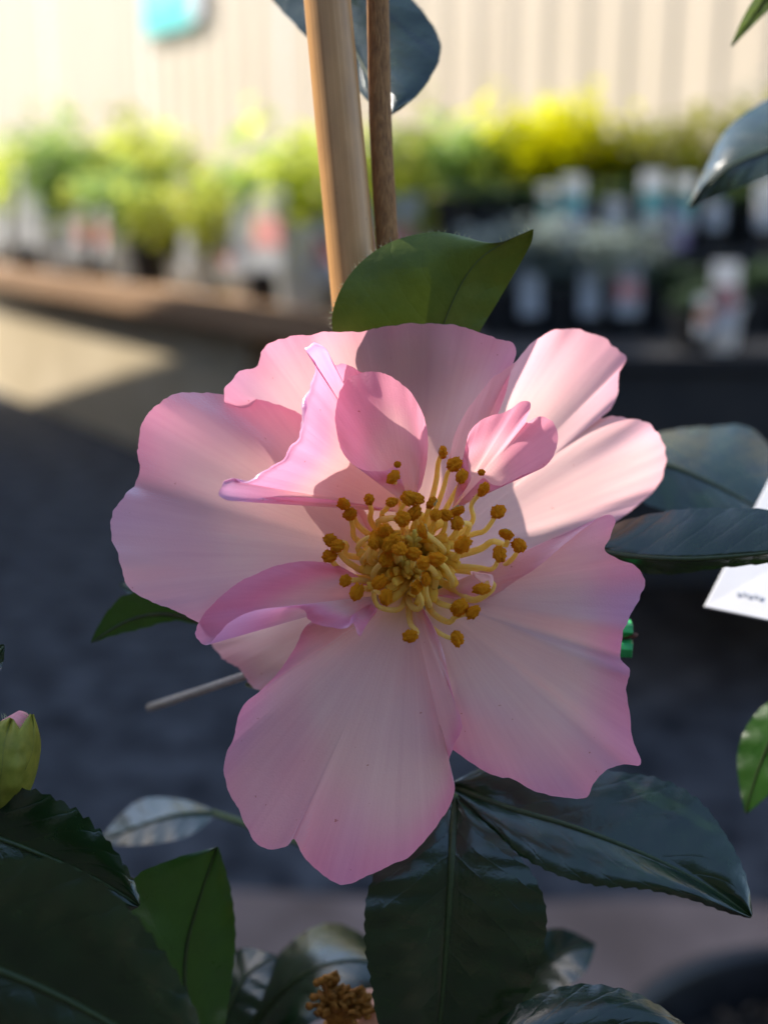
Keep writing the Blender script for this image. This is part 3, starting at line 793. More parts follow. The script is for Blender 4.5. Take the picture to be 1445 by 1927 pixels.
# petaloid stamens: small blades on narrow necks
petal((772, 955, 2), [(752, 905, 1), (748, 880, 0), (722, 886, -3), (692, 886, -5), (662, 872, -6), (641, 842, -6), (632, 800, -5), (632, 765, -4), (645, 725, -3), (668, 706, -2), (695, 699, -2), (732, 706, -2), (770, 735, -2), (794, 775, -1), (805, 820, 0), (803, 870, 1), (793, 915, 2)],
      bulge=-1.5, creases=((0.45, 1.0, 0.05), (0.6, -1.2, 0.06)), ruffle=0.25, jag=1.2, seed=11, cream_r=0.4, pink=0.75, name='petaloid')
petal((850, 960, 2), [(868, 925, 0), (885, 905, -1), (884, 885, -2), (879, 850, -3), (880, 822, -4), (893, 800, -4), (918, 784, -4), (952, 774, -4), (980, 756, -4), (996, 756, -4), (998, 770, -4), (990, 795, -1), (1016, 783, -3), (1040, 793, -3), (1050, 822, -3), (1043, 855, -3), (1022, 880, -3), (985, 893, -3), (955, 911, -3), (930, 913, -2), (908, 900, -1), (890, 925, 0), (875, 950, 1)],
      bulge=-1.0, creases=((0.56, 1.2, 0.09),), ruffle=0.25, jag=1.0, seed=12, cream_r=0.35, pink=0.8, name='petaloid')
petal((905, 1095, 0), [(890, 1085, -2), (885, 1075, -3), (905, 1078, -5), (925, 1082, -6), (928, 1098, -5), (918, 1115, -4), (905, 1112, -2)], bulge=-0.5, ruffle=0.1, jag=0.5, seed=13, pink=0.1, nr=10, nt=30, name='petaloid', edge_pink=0)

# ---- stamens
def anther_mesh(seed, lobes=2):
    import bmesh
    bm = bmesh.new()
    bmesh.ops.create_icosphere(bm, subdivisions=4, radius=1.0)
    for v in bm.verts:
        p = v.co.copy()
        d = 1 + 0.22*noise.noise(p*2.1 + Vector((seed*9, 0, 0))) + 0.17*noise.noise(p*6 + Vector((0, seed*5, 0))) + 0.20*noise.noise(p*12 + Vector((0, 0, seed*5))) + 0.18*noise.noise(p*23)
        groove = 0.25*math.exp(-(p.x/0.16)**2)*max(0, p.z*0.7+0.5)
        v.co = Vector((p.x*(1.0-0.0), p.y*1.22, p.z*0.72))*(d-groove)
    me = bpy.data.meshes.new('anther')
    bm.to_mesh(me); bm.free()
    me.polygons.foreach_set('use_smooth', [True]*len(me.polygons))
    me.materials.append(M['anther']); me.materials.append(M['anther_back'])
    for p in me.polygons:
        if p.center.z < -0.42 and p.center.y < 0.6: p.material_index = 1
    return me
AM = [anther_mesh(k) for k in range(5)]
Z = lambda zx, zy: (560 + zx*0.346, 780 + zy*0.346)
# (anther in the close-up grid, size, optional path points between base and anther)
ST = [((790,205),1,[(745,400),(765,260)]), ((853,270),1.1,[(780,440),(815,320)]), ((893,335),.95,[(830,470),(880,380)]), ((1012,408),1,[(890,640),(955,570),(945,490)]), ((520,340),.95,[(560,480),(540,400)]),
      ((388,463),.9,[(410,600),(400,520)]), ((512,475),.85,[(465,570),(480,515)]), ((605,455),1.1,[(560,560),(570,500)]), ((650,455),1,[(640,620),(650,530)]), ((728,480),1,[(690,600),(705,540)]), ((750,545),.9,[(720,650)]),
      ((805,548),.9,[(790,640)]), ((868,525),1,[(850,660)]), ((868,590),1,[(880,680),(935,600)]), ((250,487),1.05,[(345,620),(300,540)]), ((285,543),1,[(330,690),(300,610)]), ((570,567),1.2,[(440,600),(500,565)]), ((635,535),.95,[(650,640)]),
      ((680,633),1,[(790,760),(770,710)]), ((1090,528),1.05,[(930,660),(1020,630)]), ((1135,652),1,[(970,740),(1060,690),(1135,710)]), ((1203,712),1.1,[(1000,860),(1110,830),(1180,770)]), ((1098,760),1.05,[(960,830),(1060,840)]), ((895,710),1.25,[(850,780)]),
      ((182,685),1,[(360,780),(260,760),(265,705)]), ((215,715),1.05,[(400,860),(300,820),(240,770)]), ((175,770),1.05,[(380,890),(270,870),(205,820)]), ((480,640),1.2,[(350,760),(350,690)]), ((430,670),1.1,[(420,820),(350,800),(390,740)]),
      ((510,700),1.25,[(480,820),(450,760)]), ((555,730),1.1,[(540,800)]), ((630,758),1,[(625,860)]), ((685,808),1.1,[(740,940),(745,860)]), ((755,787),1.05,[(830,930),(815,850)]), ((480,790),1.15,[(430,900),(420,850)]), ((445,912),1,[(500,860),(420,950)]),
      ((645,940),1.1,[(600,1000),(640,1060),(675,1030)]), ((695,895),.95,[(700,1000),(720,1040),(700,980)]), ((480,995),1,[(590,980),(550,1060),(440,1045),(415,960)]), ((260,905),.9,[(420,905),(330,900)]), ((322,965),1.05,[(420,945),(360,945)]),
      ((1000,950),1.1,[(860,960),(960,1010),(1060,950),(1050,910)]), ((880,1050),1.3,[(740,1000),(810,1040)]), ((953,1075),1,[(720,1060),(820,1130),(860,1100)]), ((612,1205),1,[(605,1050),(615,1140),(650,1185)]), ((868,1220),1.1,[(660,1060),(720,1150),(810,1210)]),
      ((500, 660), 1.0, [(520, 760)]), ((460, 690), 1.0, [(470, 800)]), ((415, 700), 0.9, [(400, 800)]), ((540, 690), 0.95, [(560, 800)])]
for i, ((ax, ay), size, mids) in enumerate(ST):
    px, py = Z(ax, ay)
    dist = math.hypot(ax-650, ay-830)
    amm = -10.5 + 0.0135*dist + rnd.uniform(-1.2, 1.2)
    q = Z(*(mids[0]))
    ang = math.atan2(q[1]-C0[1], q[0]-C0[0])
    rad = min(30, 12 + 0.08*math.hypot(q[0]-C0[0], q[1]-C0[1]))
    start = (C0[0]+math.cos(ang)*rad, C0[1]+math.sin(ang)*rad*0.9, 9.0)
    pts = [start]
    nm = len(mids)
    for k, mpt in enumerate(mids):
        f = (k+1)/(nm+1)
        mx_, my_ = Z(*mpt)
        pts.append((mx_, my_, 9 + (amm-9)*(f**0.75) + 0.6))
    pts.append((px, py, amm))
    cv = cr(pts, 22)
    w = rnd.uniform(0.00044, 0.00060)
    wp = [W(*p) for p in cv]
    rads = [w*(1.45 - 0.6*k/21) for k in range(22)]
    link('filament', tube_mesh('filament', wp, rads, M['filament'], 8, flat=0.75), fl)
    o = bpy.data.objects.new('anther', AM[i % 5]); col.objects.link(o); o.parent = fl
    o.location = W(px, py, amm - 0.5)
    s = 0.00112*size
    o.scale = (s, s*rnd.uniform(0.9, 1.15), s)
    zaxis = (CAMLOC - Vector(o.location)).normalized() + Vector((rnd.gauss(0, .45), rnd.gauss(0, .45), rnd.gauss(0, .45)))
    o.rotation_euler = (zaxis.to_track_quat('Z', 'Y').to_matrix() @ Matrix.Rotation(rnd.uniform(0, 6.28), 3, 'Z')).to_euler()
# short inner filaments fused round the style
for k in range(76):
    a = 2*math.pi*k/30 + rnd.uniform(-0.1, 0.1)
    L = rnd.uniform(62, 105) if k < 30 else rnd.uniform(34, 62) if k < 60 else rnd.uniform(14, 30)
    pts = [(C0[0]+math.cos(a)*16, C0[1]+math.sin(a)*14, 9.5), (C0[0]+math.cos(a)*34, C0[1]-6+math.sin(a)*30, 4.5), (C0[0]+math.cos(a)*(L*0.75), C0[1]-8+math.sin(a)*L*0.62, 1.0), (C0[0]+math.cos(a+0.15)*L, C0[1]-8+math.sin(a+0.15)*L*0.85, (0.5 if k < 30 else -3.5)+rnd.uniform(-1, 2))]
    cv = cr(pts, 12)
    link('filament', tube_mesh('filament', [W(*p) for p in cv], [0.00105-0.00002*q for q in range(12)], M['filament_inner'], 8, flat=0.5), fl)
# style with three short arms
for dx, dy in ((-12, -8), (2, -20), (14, -6)):
    link('style', tube_mesh('style', [W(C0[0], C0[1], 9), W(C0[0]-1, C0[1]-30, 0), W(778+dx*0.3, 1020+dy*0.3, -5), W(778+dx, 1018+dy, -6.5)], [0.0007, 0.0007, 0.00055, 0.0004], M['style'], 8), fl)
# spilt pollen grains
for k, (x, y, mm) in enumerate([(748, 874, -1.8), (906, 889, -2.6)]):
    o = bpy.data.objects.new('pollen', AM[k % 5]); col.objects.link(o); o.parent = fl
    o.location = W(x, y, mm - 0.6)
    s = (0.0003 if k > 5 else 0.0005)
    o.scale = (s*1.3, s, s*0.8)
    o.rotation_euler = (CAMLOC - Vector(o.location)).to_track_quat('Z', 'Y').to_euler()

# ------------------------------------------------------------------ leaves
def leaf(Mi, L, Rr, mat='leaf', serr=3.0, nser=14, n=70, m=10, bul=(0.0, 0.0), name='leaf', rib=0.0006, label=None, hair=0):
    """loft through midrib and the two margins (photo px + mm), serrated, with its midrib as a sub-part"""
    A, B, Cc = cr(Mi, n), cr(L, n), cr(Rr, n)
    V, F, UV = [], [], []
    for i in range(n):
        v = i/(n-1)
        a = A[i]
        saw = ((v*nser) % 1.0)
        st = 1.6*serr*(1-saw if saw > 0.18 else saw/0.18*0.82)*math.sin(math.pi*v)**0.5
        for side, e, bl in ((-1, B[i], bul[0]), (1, Cc[i], bul[1])):
            seq = range(m, 0, -1) if side < 0 else range(0, m+1)
            for k in seq:
                u = k/m
                dx, dy = e[0]-a[0], e[1]-a[1]
                L_ = math.hypot(dx, dy) or 1
                x = a[0]+dx*u + dx/L_*st*u**9
                y = a[1]+dy*u + dy/L_*st*u**9
                mm = a[2]+(e[2]-a[2])*u + bl*math.sin(math.pi*u*0.9)
                mm += 0.5*math.sin(v*nser*0.8*math.pi - u*2.5)*u*0.6*(1-0.3*u)
                V.append(W(x, y, mm)); UV.append((0.5+side*u*0.5, v))
    w = 2*m+1
    for i in range(n-1):
        for k in range(w-1):
            F.append((i*w+k, i*w+k+1, (i+1)*w+k+1, (i+1)*w+k))
    o = link(name, mesh(name, V, F, M[mat], True, UV), camellia)
    if label: o['label'] = label
    ribpts = [W(p[0], p[1], p[2]-0.25) for p in A[::3]] 
    k = len(ribpts)
    link('midrib', tube_mesh('midrib', ribpts, [rib*(1.15-0.9*i/(k-1)) for i in range(k)], M['midrib'], 6, flat=0.6), o)
    if hair:
        hv, hf = [], []
        for i in range(hair):
            j = rnd.randrange(4, n-1)
            e = B[j]
            f = B[min(j+1, n-1)]
            tx, ty = f[0]-e[0], f[1]-e[1]
            q = math.hypot(tx, ty) or 1
            nx, ny = ty/q, -tx/q
            if (e[0]-A[j][0])*nx + (e[1]-A[j][1])*ny < 0: nx, ny = -nx, -ny
            ln = rnd.uniform(3, 10) * (2.0 if j > n*0.86 else 1.0)
            sk = rnd.uniform(-6, 6)
            p0 = (e[0], e[1], e[2]); p1 = (e[0]+nx*ln+tx/q*sk, e[1]+ny*ln+ty/q*sk, e[2]+rnd.uniform(-.5, .5))
            b = len(hv)
            hv += [W(p0[0]-tx/q*0.35, p0[1]-ty/q*0.35, p0[2]), W(p0[0]+tx/q*0.35, p0[1]+ty/q*0.35, p0[2]), W(*p1)]
            hf.append((b, b+1, b+2))
        h = link('leaf_hair', mesh('leaf_hair', hv, hf, M['hair'], False), o)
        h['kind'] = 'stuff'
    return o

# young leaf standing behind the top petal
leaf([(790, 760, 18), (815, 670, 13), (842, 590, 10.5), (870, 530, 9.5), (905, 485, 8.5), (955, 452, 7.5), (1003, 431, 6)],
     [(760, 760, 18), (660, 690, 12), (626, 620, 9.5), (634, 560, 9), (672, 500, 9), (735, 455, 10), (815, 436, 11), (875, 445, 11), (925, 459, 10), (965, 446, 8), (1001, 430, 6)],
     [(820, 760, 18), (870, 680, 14), (907, 616, 13), (938, 565, 13), (962, 525, 12), (982, 490, 10), (1000, 455, 8), (1004, 432, 6)],
     'leaf_young', serr=0.0, hair=260, bul=(-1.5, 0.5), rib=0.00016, label='young lime green leaf glowing above the flower')
# blue-shining leaf behind the stake
leaf([(560, -110, 54), (620, -10, 48), (672, 100, 40), (705, 160, 34), (735, 216, 29)],
     [(540, -110, 56), (500, -30, 54), (565, 55, 45), (640, 130, 39), (692, 188, 32), (735, 217, 29)],
     [(600, -130, 54), (745, -30, 47), (812, 45, 42), (828, 100, 38), (800, 160, 33), (765, 196, 30), (735, 217, 29)], serr=1.5, nser=12, bul=(0, -2.5), label='dark leaf shining blue behind the stake')
# leaf pointing right, sky on its upper face
leaf([(1090, 1030, 22), (1180, 1046, 18), (1280, 1052, 14), (1380, 1047, 12), (1480, 1036, 10), (1580, 1015, 10)],
     [(1095, 1020, 24), (1160, 985, 24), (1260, 962, 22), (1360, 957, 20), (1470, 965, 17), (1580, 1013, 10)],
     [(1095, 1040, 22), (1180, 1072, 21), (1260, 1080, 21), (1350, 1069, 19), (1470, 1054, 15), (1580, 1018, 10)], serr=2.0, nser=12, bul=(-1.5, 0.3), label='folded leaf with sky-blue upper face beside the white tag')
leaf([(1150, 880, 62), (1240, 872, 64), (1330, 905, 66), (1420, 952, 66), (1520, 1010, 68)],
     [(1150, 860, 66), (1230, 818, 84), (1330, 804, 92), (1430, 820, 92), (1530, 1000, 70)],
     [(1150, 900, 60), (1210, 945, 58), (1290, 968, 58), (1390, 985, 60), (1520, 1012, 68)], serr=2, bul=(-3, -1), label='soft blurred leaf behind the right petal')
leaf([(1640, 190, 70), (1540, 240, 72), (1445, 282, 76), (1365, 318, 80), (1295, 390, 84)],
     [(1640, 150, 78), (1540, 150, 86), (1445, 186, 92), (1370, 240, 92), (1330, 310, 90), (1294, 388, 84)],
     [(1640, 230, 66), (1540, 300, 71), (1445, 332, 75), (1370, 360, 80), (1296, 391, 84)], serr=1, bul=(-3, 0), label='blurred leaf tip above the staging, blue above and cream below')
leaf([(1490, -60, 48), (1445, -8, 50), (1412, 38, 52), (1376, 86, 54)], [(1480, -70, 46), (1425, -12, 48), (1396, 36, 50), (1375, 85, 54)], [(1500, -50, 48), (1462, 2, 50), (1428, 36, 52), (1378, 87, 54)], 'leaf_pale', serr=0, m=6, label='thin curled leaf tip against the fence')
# lower leaves
leaf([(856, 1500, 16), (852, 1580, 11), (848, 1660, 9), (840, 1780, 9), (828, 1920, 11), (800, 2060, 15)],
     [(850, 1505, 16), (745, 1590, 12), (697, 1670, 9), (689, 1760, 8), (700, 1850, 9), (720, 1940, 11), (796, 2060, 15)],
     [(862, 1505, 16), (955, 1592, 9), (1008, 1660, 6), (1026, 1735, 5), (1005, 1830, 6), (950, 1930, 9), (806, 2060, 15)], serr=4.5, nser=24, bul=(-1.5, -1.5), rib=0.0008, label='broad dark leaf hanging straight below the flower')
leaf([(850, 1480, 20), (950, 1520, 16), (1080, 1558, 13), (1220, 1612, 10), (1330, 1668, 8), (1414, 1726, 6)],
     [(855, 1470, 20), (960, 1430, 22), (1100, 1448, 24), (1230, 1466, 22), (1310, 1505, 18), (1365, 1575, 13), (1402, 1650, 9), (1416, 1722, 6)],
     [(850, 1495, 20), (930, 1572, 12), (1020, 1632, 7), (1110, 1662, 5), (1210, 1672, 4), (1300, 1692, 4), (1365, 1716, 5), (1412, 1729, 6)], serr=4.5, nser=24, bul=(-1.5, -2.5), rib=0.0007, label='broad glossy leaf spreading out beside the hanging leaf')
leaf([(880, 2040, 2), (980, 1980, 0), (1120, 1940, -2), (1260, 1950, -2), (1380, 2010, 0)],
     [(885, 2000, 4), (960, 1905, 6), (1060, 1860, 6), (1150, 1860, 5), (1240, 1895, 3), (1378, 2005, 0)],
     [(890, 2060, 0), (1000, 2060, -6), (1120, 2050, -8), (1260, 2040, -6), (1382, 2016, 0)], serr=4, bul=(-2, -1), label='dark toothed leaf arching below the hanging leaf')
leaf([(-260, 1760, -30), (-80, 1800, -31), (100, 1870, -32), (260, 1960, -32), (420, 2080, -30)],
     [(-260, 1740, -28), (-100, 1650, -33), (0, 1624, -34), (80, 1620, -34), (150, 1643, -34), (215, 1690, -34), (275, 1755, -33), (330, 1835, -32), (375, 1930, -31), (420, 2075, -30)],
     [(-260, 1780, -32), (-100, 1960, -31), (60, 2060, -31), (240, 2090, -31), (420, 2085, -30)], serr=9.0, nser=22, bul=(-1.5, -2), rib=0.0008, label='largest dark toothed leaf, in front of the upright green leaf')
leaf([(-160, 1540, -4), (-30, 1570, -5), (80, 1610, -6), (180, 1655, -6), (262, 1705, -6)],
     [(-160, 1520, -2), (-60, 1500, -6), (40, 1488, -7), (110, 1512, -7), (170, 1552, -7), (215, 1605, -7), (250, 1660, -6), (264, 1703, -6)],
     [(-160, 1570, -6), (-40, 1680, -6), (80, 1720, -5), (190, 1725, -5), (260, 1708, -6)], serr=8.0, nser=18, bul=(-1, -1), label='dark toothed leaf below the flower bud')
leaf([(390, 2020, 26), (352, 1900, 24), (350, 1790, 22), (376, 1690, 20), (408, 1594, 18)],
     [(370, 2020, 24), (290, 1880, 16), (248, 1760, 14), (250, 1660, 14), (320, 1620, 16), (405, 1595, 18)],
     [(410, 2020, 26), (430, 1880, 28), (442, 1770, 27), (434, 1680, 24), (411, 1595, 18)], 'leaf_young2' if 'leaf_young2' in M else 'leaf', serr=2, bul=(-1, -1), label='upright green leaf behind the toothed leaves')
leaf([(400, 1530, 84), (330, 1535, 82), (260, 1555, 80), (185, 1585, 78)], [(400, 1525, 86), (340, 1505, 92), (260, 1508, 92), (190, 1575, 80)], [(400, 1540, 82), (350, 1575, 74), (270, 1590, 74), (186, 1590, 78)], serr=1, label='small pale blurred leaf behind the upright green leaf')
leaf([(440, 1990, 66), (520, 1880, 64), (600, 1820, 62), (700, 1810, 60), (780, 1850, 60)], [(430, 1960, 70), (500, 1830, 78), (580, 1752, 84), (660, 1748, 84), (780, 1845, 60)], [(460, 2000, 60), (540, 1950, 54), (640, 1900, 52), (720, 1880, 54), (780, 1856, 60)], serr=2, bul=(-3, -2), label='rounded blurred leaf behind the spent bloom')
leaf([(400, 1960, 56), (440, 1880, 56), (470, 1830, 58), (520, 1800, 60)], [(390, 1950, 60), (405, 1850, 62), (450, 1788, 64), (520, 1798, 60)], [(420, 1970, 54), (470, 1920, 52), (500, 1860, 54), (520, 1803, 60)], serr=2, m=6, label='small dark blurred leaf beside the upright green leaf')
leaf([(960, 1900, 74), (1020, 1830, 74), (1070, 1790, 74), (1120, 1780, 74)], [(950, 1880, 76), (985, 1780, 77), (1050, 1748, 77), (1120, 1776, 74)], [(980, 1910, 68), (1050, 1870, 66), (1100, 1830, 68), (1120, 1784, 74)], 'leaf', serr=1, m=6, label='small blurred leaf behind the broad hanging leaf')
leaf([(1530, 1290, 40), (1470, 1360, 42), (1430, 1440, 44), (1403, 1530, 44)], [(1510, 1280, 44), (1425, 1340, 50), (1388, 1420, 50), (1400, 1528, 44)], [(1540, 1310, 38), (1510, 1400, 36), (1460, 1480, 38), (1405, 1532, 44)], 'leaf_young2' if 'leaf_young2' in M else 'leaf', serr=1, m=8, label='bright green leaf tip below the white tag')
leaf([(430, 1190, 34), (330, 1158, 32), (250, 1165, 30), (172, 1209, 28)], [(430, 1170, 34), (330, 1128, 31), (245, 1118, 29), (200, 1155, 28), (171, 1207, 28)], [(430, 1200, 34), (340, 1168, 33), (260, 1184, 31), (205, 1198, 29), (173, 1210, 28)], 'leaf_young2', serr=2, nser=8, m=8, label='leaf tip showing below the left petal')
leaf([(330, 1150, 44), (270, 1120, 44), (225, 1100, 44)], [(330, 1130, 46), (270, 1100, 48), (226, 1097, 44)], [(330, 1170, 42), (275, 1145, 40), (226, 1103, 44)], serr=0, m=5, label='small blue leaf tip behind the left petal')

# ------------------------------------------------------------------ stems and stake
def line_world(p, q, t): return p + (q-p)*t
s_top, s_low = W(612, -40, 13), W(672, 600, 21)
dirs = (s_low - s_top).normalized()
foot_t = (0.16 - s_top.z)/dirs.z
s_foot = s_top + dirs*foot_t
s_head = s_top - dirs*0.25
stake = tag(empty('bamboo_stake', s_foot), 'smooth tan bamboo stake tied up beside the camellia stem', 'stake')
npt = 40
spts = [s_head + (s_foot - s_head)*(i/(npt-1)) for i in range(npt)]
srad = [0.00475 + 0.00018*math.sin(i*0.7) for i in range(npt)]
link('cane', tube_mesh('cane', spts, srad, M['bamboo'], 28), stake)
for f in (0.09, 0.52, 0.80):
    p = s_head + (s_foot - s_head)*f
    link('node_ring', tube_mesh('node_ring', [p - dirs*0.003, p - dirs*0.001, p + dirs*0.001, p + dirs*0.003], [0.0049, 0.0058, 0.0058, 0.0049], M['bamboo'], 24), stake)

st_pts = [W(706, -700, 6), W(708, -300, 11), (W(711, 0, 16)), W(714, 150, 18), W(717, 260, 19), W(725, 400, 20.5), W(736, 560, 22), W(752, 800, 28), W(775, 1100, 38), W(800, 1500, 44), Vector((0.035, 0.285, 0.75)), Vector((0.043, 0.288, 0.45)), Vector((0.045, 0.288, 0.19))]
raw = cr([tuple(p) for p in st_pts], 90)
raw = [Vector(p) for p in raw]
srd = [0.00215 + 0.0009*(i/89) + 0.00012*noise.noise(Vector((i*0.8, 0, 0))) for i in range(90)]
stem = link('stem', tube_mesh('stem', raw, srd, M['stem'], 16), camellia)
hv, hf = [], []
for i in range(420):
    j = rnd.randrange(8, 50)
    p = raw[j] + (raw[j+1]-raw[j])*rnd.random()
    a = rnd.uniform(0, 6.28)
    d = Vector((math.cos(a), math.sin(a), rnd.uniform(-.4, .6))).normalized()
    b = len(hv)
    t = Vector((0, 0, 1))
    q = p + d*srd[j]*0.95
    hv += [q - t*0.00004, q + t*0.00004, q + d*rnd.uniform(0.0003, 0.0009) + t*rnd.uniform(-.0004, .0004)]
    hf.append((b, b+1, b+2))
h = link('stem_hair', mesh('stem_hair', hv, hf, M['hair'], False), stem); h['kind'] = 'stuff'

def twig(a, b, r0=0.0012, r1=0.0008, mat='green_stem', sag=0.004):
    mid = (a+b)/2 + Vector((0, 0.003, -sag))
    pts = [Vector(p) for p in cr([tuple(a), tuple(mid), tuple(b)], 12)]
    return link('twig', tube_mesh('twig', pts, [r0+(r1-r0)*i/11 for i in range(12)], M[mat], 8), camellia)
def on_stem(f): return raw[int(f*89)]
twig(W(778, 1100, 37.5), W(C0[0]-3, C0[1]+2, 24), 0.0018, 0.0022, 'stem', 0)
def branch(pts, r0, r1):
    P = [Vector(p) for p in cr([tuple(p) for p in pts], 40)]
    link('branch', tube_mesh('branch', P, [r0+(r1-r0)*i/39 for i in range(40)], M['stem'], 10), camellia)
    return P
low = min(raw, key=lambda p: abs(p.z - 0.62))
BR = branch([low, W(1200, 2700, 60), W(1720, 2150, 60), W(1740, 1500, 55), W(1720, 900, 60), W(1700, 300, 62), W(1640, -120, 55)], 0.0028, 0.0013)
BL = branch([low, W(300, 2600, 20), W(-200, 2250, -10), W(-330, 1900, -20), W(-250, 1600, -6), W(-120, 1560, -4)], 0.0025, 0.0012)
BB = branch([low, W(820, 2500, 40), W(800, 2250, 40), W(780, 2120, 40)], 0.0022, 0.0012)
for tgt, src in ((W(790, 760, 18), raw), (W(1090, 1030, 22), raw), (W(1150, 880, 62), raw), (W(856, 1500, 16), raw), (W(850, 1480, 20), raw), (W(430, 1190, 34), raw), (W(330, 1150, 44), raw),
                 (W(400, 1530, 84), raw), (W(560, -110, 54), raw[:14]), (W(1640, 190, 70), BR), (W(1490, -60, 48), BR), (W(-160, 1540, -4), BL), (W(-260, 1760, -30), BL), (W(390, 2020, 26), BB),
                 (W(880, 2040, 2), BB), (W(440, 1990, 66), BB), (W(400, 1960, 56), BB), (W(960, 1900, 74), BB), (W(1530, 1290, 40), BR)):
    best = min(src, key=lambda p: (p - (tgt + Vector((0, 0, -0.012)))).length)
    twig(best, tgt, 0.0011, 0.0007, sag=0.001)
# grey twig reaching out to the left below the flower
a, b = W(466, 1270, 26), W(282, 1332, 62)
tw = link('twig', tube_mesh('twig', [W(560, 1240, 30), a, a+(b-a)*0.3, a+(b-a)*0.7, b], [0.0008, 0.0009, 0.0009, 0.00095, 0.0010], M['twig'], 10), camellia)
tw['label'] = 'grey bare twig sticking out below the flower'
leaf([(560, 1250, 26), (500, 1275, 25), (462, 1290, 24)], [(560, 1240, 26), (495, 1262, 26), (460, 1288, 24)], [(560, 1270, 25), (510, 1300, 24), (463, 1293, 24)], 'leaf_pale', serr=0, m=5, n=20)

# ---- flower bud at the left edge
BUDX, BUDY = 8, 1440
def bud_scale(mx, L, Rr, mat, bul, seed):
    return leaf(mx, L, Rr, mat, serr=0, n=36, m=9, bul=bul, name='bud_scale', hair=120, rib=0.00004)
bud = link('flower_bud', tube_mesh('flower_bud', [W(-20, 1545, -2), W(-12, 1520, -2), W(2, 1470, -2), W(18, 1410, -2), W(34, 1365, -2), W(44, 1342, -2)], [0.002, 0.0042, 0.0056, 0.0050, 0.0030, 0.0010], M['bud_pink'], 20), camellia)
bud['label'] = 'plump green flower bud with a pink tip'
for Mi, L, Rr, bul in (
        ([(-20, 1545, -4), (30, 1480, -8), (62, 1410, -6), (60, 1345, -3)], [(-20, 1545, -4), (0, 1470, -9), (28, 1390, -8), (56, 1343, -3)], [(-20, 1545, -3), (50, 1500, -4), (77, 1410, -1), (64, 1344, -3)], (-0.8, -0.8)),
        ([(-24, 1545, -5), (0, 1470, -10), (8, 1400, -9), (22, 1352, -5)], [(-30, 1545, -5), (-45, 1450, -8), (-30, 1380, -7), (18, 1350, -5)], [(-20, 1545, -5), (38, 1480, -8), (48, 1400, -7), (26, 1354, -5)], (-1.2, -1.2)),
        ([(-26, 1548, -3), (-50, 1470, -6), (-45, 1400, -5), (-10, 1350, -2)], [(-30, 1548, -3), (-80, 1480, -3), (-70, 1400, -2), (-14, 1350, -2)], [(-22, 1548, -5), (-20, 1480, -8), (-20, 1410, -7), (-6, 1352, -2)], (-1, -1))):
    o = bud_scale(Mi, L, Rr, 'sepal', bul, 1)
    for s_ in o.data.materials: pass
twig(W(-22, 1546, -3), min(BL, key=lambda p: (p - W(-22, 1546, -3)).length), 0.0016, 0.0014)
leaf([(-60, 1290, 0), (-20, 1250, 0), (8, 1214, 0)], [(-70, 1270, 1), (-30, 1230, 1), (6, 1212, 0)], [(-40, 1300, -1), (0, 1260, -1), (9, 1216, 0)], 'leaf', serr=2, nser=6, m=5, n=20)
twig(BL[-1], W(-60, 1290, 0), 0.0011, 0.0007, sag=0.0)

# ---- spent bloom at the bottom
sb = link('spent_flower', tube_mesh('spent_flower', [W(640, 2010, 30), W(640, 1960, 28), W(636, 1925, 26)], [0.002, 0.005, 0.003], M['spent'], 14), camellia)
sb['label'] = 'spent flower with dried brown stamens'
for k in range(46):
    a = rnd.uniform(-2.6, -0.2); L = rnd.uniform(40, 95)
    x, y = 632+math.cos(a)*L*0.75, 1925+math.sin(a)*L
    pts = [(634+rnd.uniform(-14, 14), 1930, 26), (634+math.cos(a)*L*0.5, 1925+math.sin(a)*L*0.6, 23), (x+rnd.uniform(-14, 14), y, 22+rnd.uniform(-3, 3)), (x+rnd.uniform(-20, 20), y+rnd.uniform(-5, 18), 21)]
    link('dried_stamen', tube_mesh('dried_stamen', [W(*p) for p in cr(pts, 9)], [0.0005]*8+[0.0009], M['spent'], 6), sb)
for L_ in ([(690, 1960), (740, 1880), (670, 1875)], [(700, 1990), (600, 1950), (660, 1890)]):
    pass
V, F = [], []
for i in range(16):
    for j in range(16):
        u, v = i/15, j/15
        V.append(W(640+120*u + 10*math.sin(v*5), 1880+110*v - 20*math.sin(u*3), 30 - 8*math.sin(u*3.1)*math.sin(v*3.1)))
for i in range(15):
    for j in range(15): F.append((i*16+j, i*16+j+1, (i+1)*16+j+1, (i+1)*16+j))
link('faded_petal', mesh('faded_petal', V, F, M['peach']), sb)
twig(W(640, 2010, 30), min(BB, key=lambda p: (p - W(700, 2200, 30)).length))

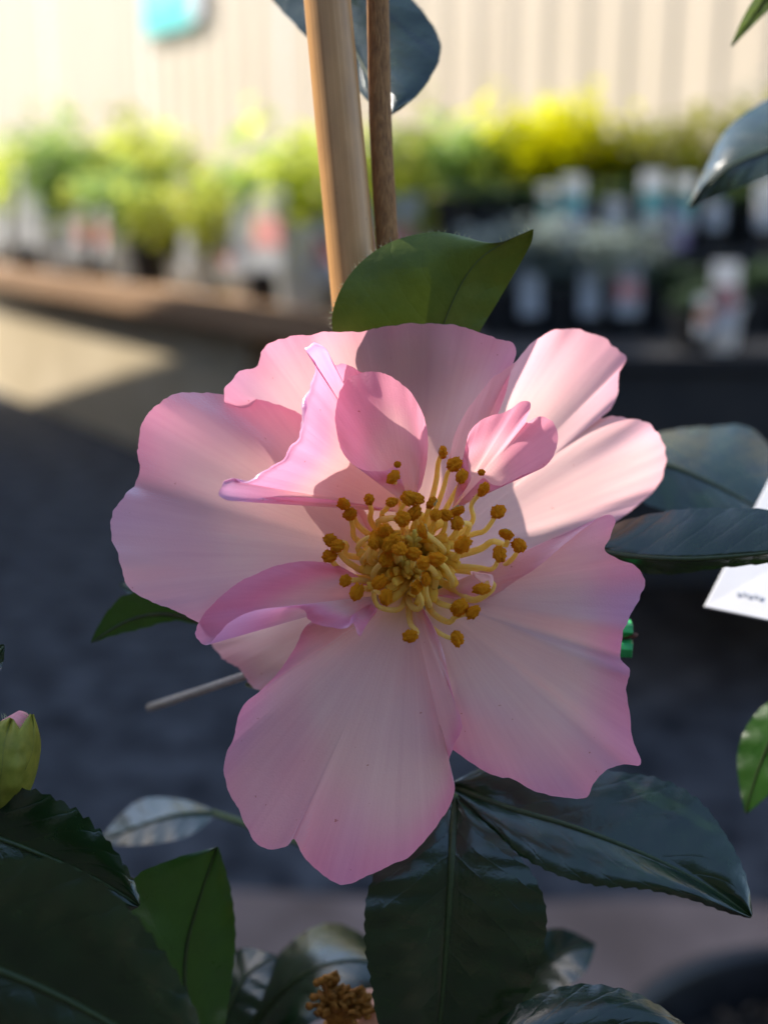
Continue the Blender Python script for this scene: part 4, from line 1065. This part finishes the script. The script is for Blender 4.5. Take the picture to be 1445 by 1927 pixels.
# ------------------------------------------------------------------ white plant tag and green tie
A_, B_, C_, D_ = W(1324, 1142, 46), W(1462, 872, 58), W(1700, 930, 46), W(1562, 1192, 34)
nrm = (B_-A_).cross(D_-A_).normalized()
if nrm.dot(CAMLOC - A_) < 0: nrm = -nrm
ptag = tag(empty('plant_label', A_), 'white plastic plant label tucked behind the folded blue leaf', 'label')
def quad_slab(name, a, b, c, d, th, mat, parent, rnd_c=0.0):
    V = [a, b, c, d, a-nrm*th, b-nrm*th, c-nrm*th, d-nrm*th]
    F = [(0, 1, 2, 3), (7, 6, 5, 4), (0, 4, 5, 1), (1, 5, 6, 2), (2, 6, 7, 3), (3, 7, 4, 0)]
    o = link(name, mesh(name, V, F, mat, False), parent)
    return o
crd = quad_slab('card', A_, B_, C_, D_, 0.0006, M['white'], ptag)
bevel(crd, 0.0012, 3)
e1, e2 = (D_-A_).normalized(), (B_-A_).normalized()
for k in range(5):
    o_ = A_ + e1*(0.0052+0.0012*k) + e2*(0.0045+0.0003*(k%2)) + nrm*0.0002
    quad_slab('print_mark', o_, o_ + e2*0.0010, o_ + e1*0.0007 + e2*0.0010, o_ + e1*0.0007, 0.0001, M['ink'], ptag)
tie = tag(empty('plant_tie', W(1180, 1200, 22)), 'bright green plastic tie poking out behind the lower right petal', 'plant tie')
def fold_strip(name, pts, wpx, th, mat, parent):
    V, F = [], []
    for (x, y, mm) in pts:
        V += [W(x-wpx, y, mm-th), W(x+wpx, y+2, mm-th), W(x+wpx, y+2, mm+th), W(x-wpx, y, mm+th)]
    for i in range(len(pts)-1):
        for k in range(4): F.append((4*i+k, 4*i+(k+1) % 4, 4*i+4+(k+1) % 4, 4*i+4+k))
    F += [(3, 2, 1, 0), tuple(4*(len(pts)-1)+k for k in range(4))]
    return bevel(link(name, mesh(name, V, F, mat, False), parent), 0.0004, 2)
fold_strip('upper_flap', [(1168, 1164, 24), (1172, 1176, 21), (1172, 1190, 20.5), (1170, 1200, 23)], 19, 0.5, M['clip'], tie)
fold_strip('lower_flap', [(1170, 1202, 23), (1172, 1210, 20.5), (1171, 1222, 20), (1170, 1236, 21)], 19, 0.5, M['clip'], tie)
link('wire_end', tube_mesh('wire_end', [W(1150, 1200, 25), W(1180, 1199, 22), W(1192, 1196, 21), W(1200, 1194, 21)], [0.0004, 0.0004, 0.00055, 0.0003], M['clip_brown'], 8), tie)
link('loop', tube_mesh('loop', [W(1168, 1200, 24), W(1000, 1180, 34), W(840, 1190, 42), W(790, 1210, 44)], [0.0006]*4, M['clip'], 8), tie)
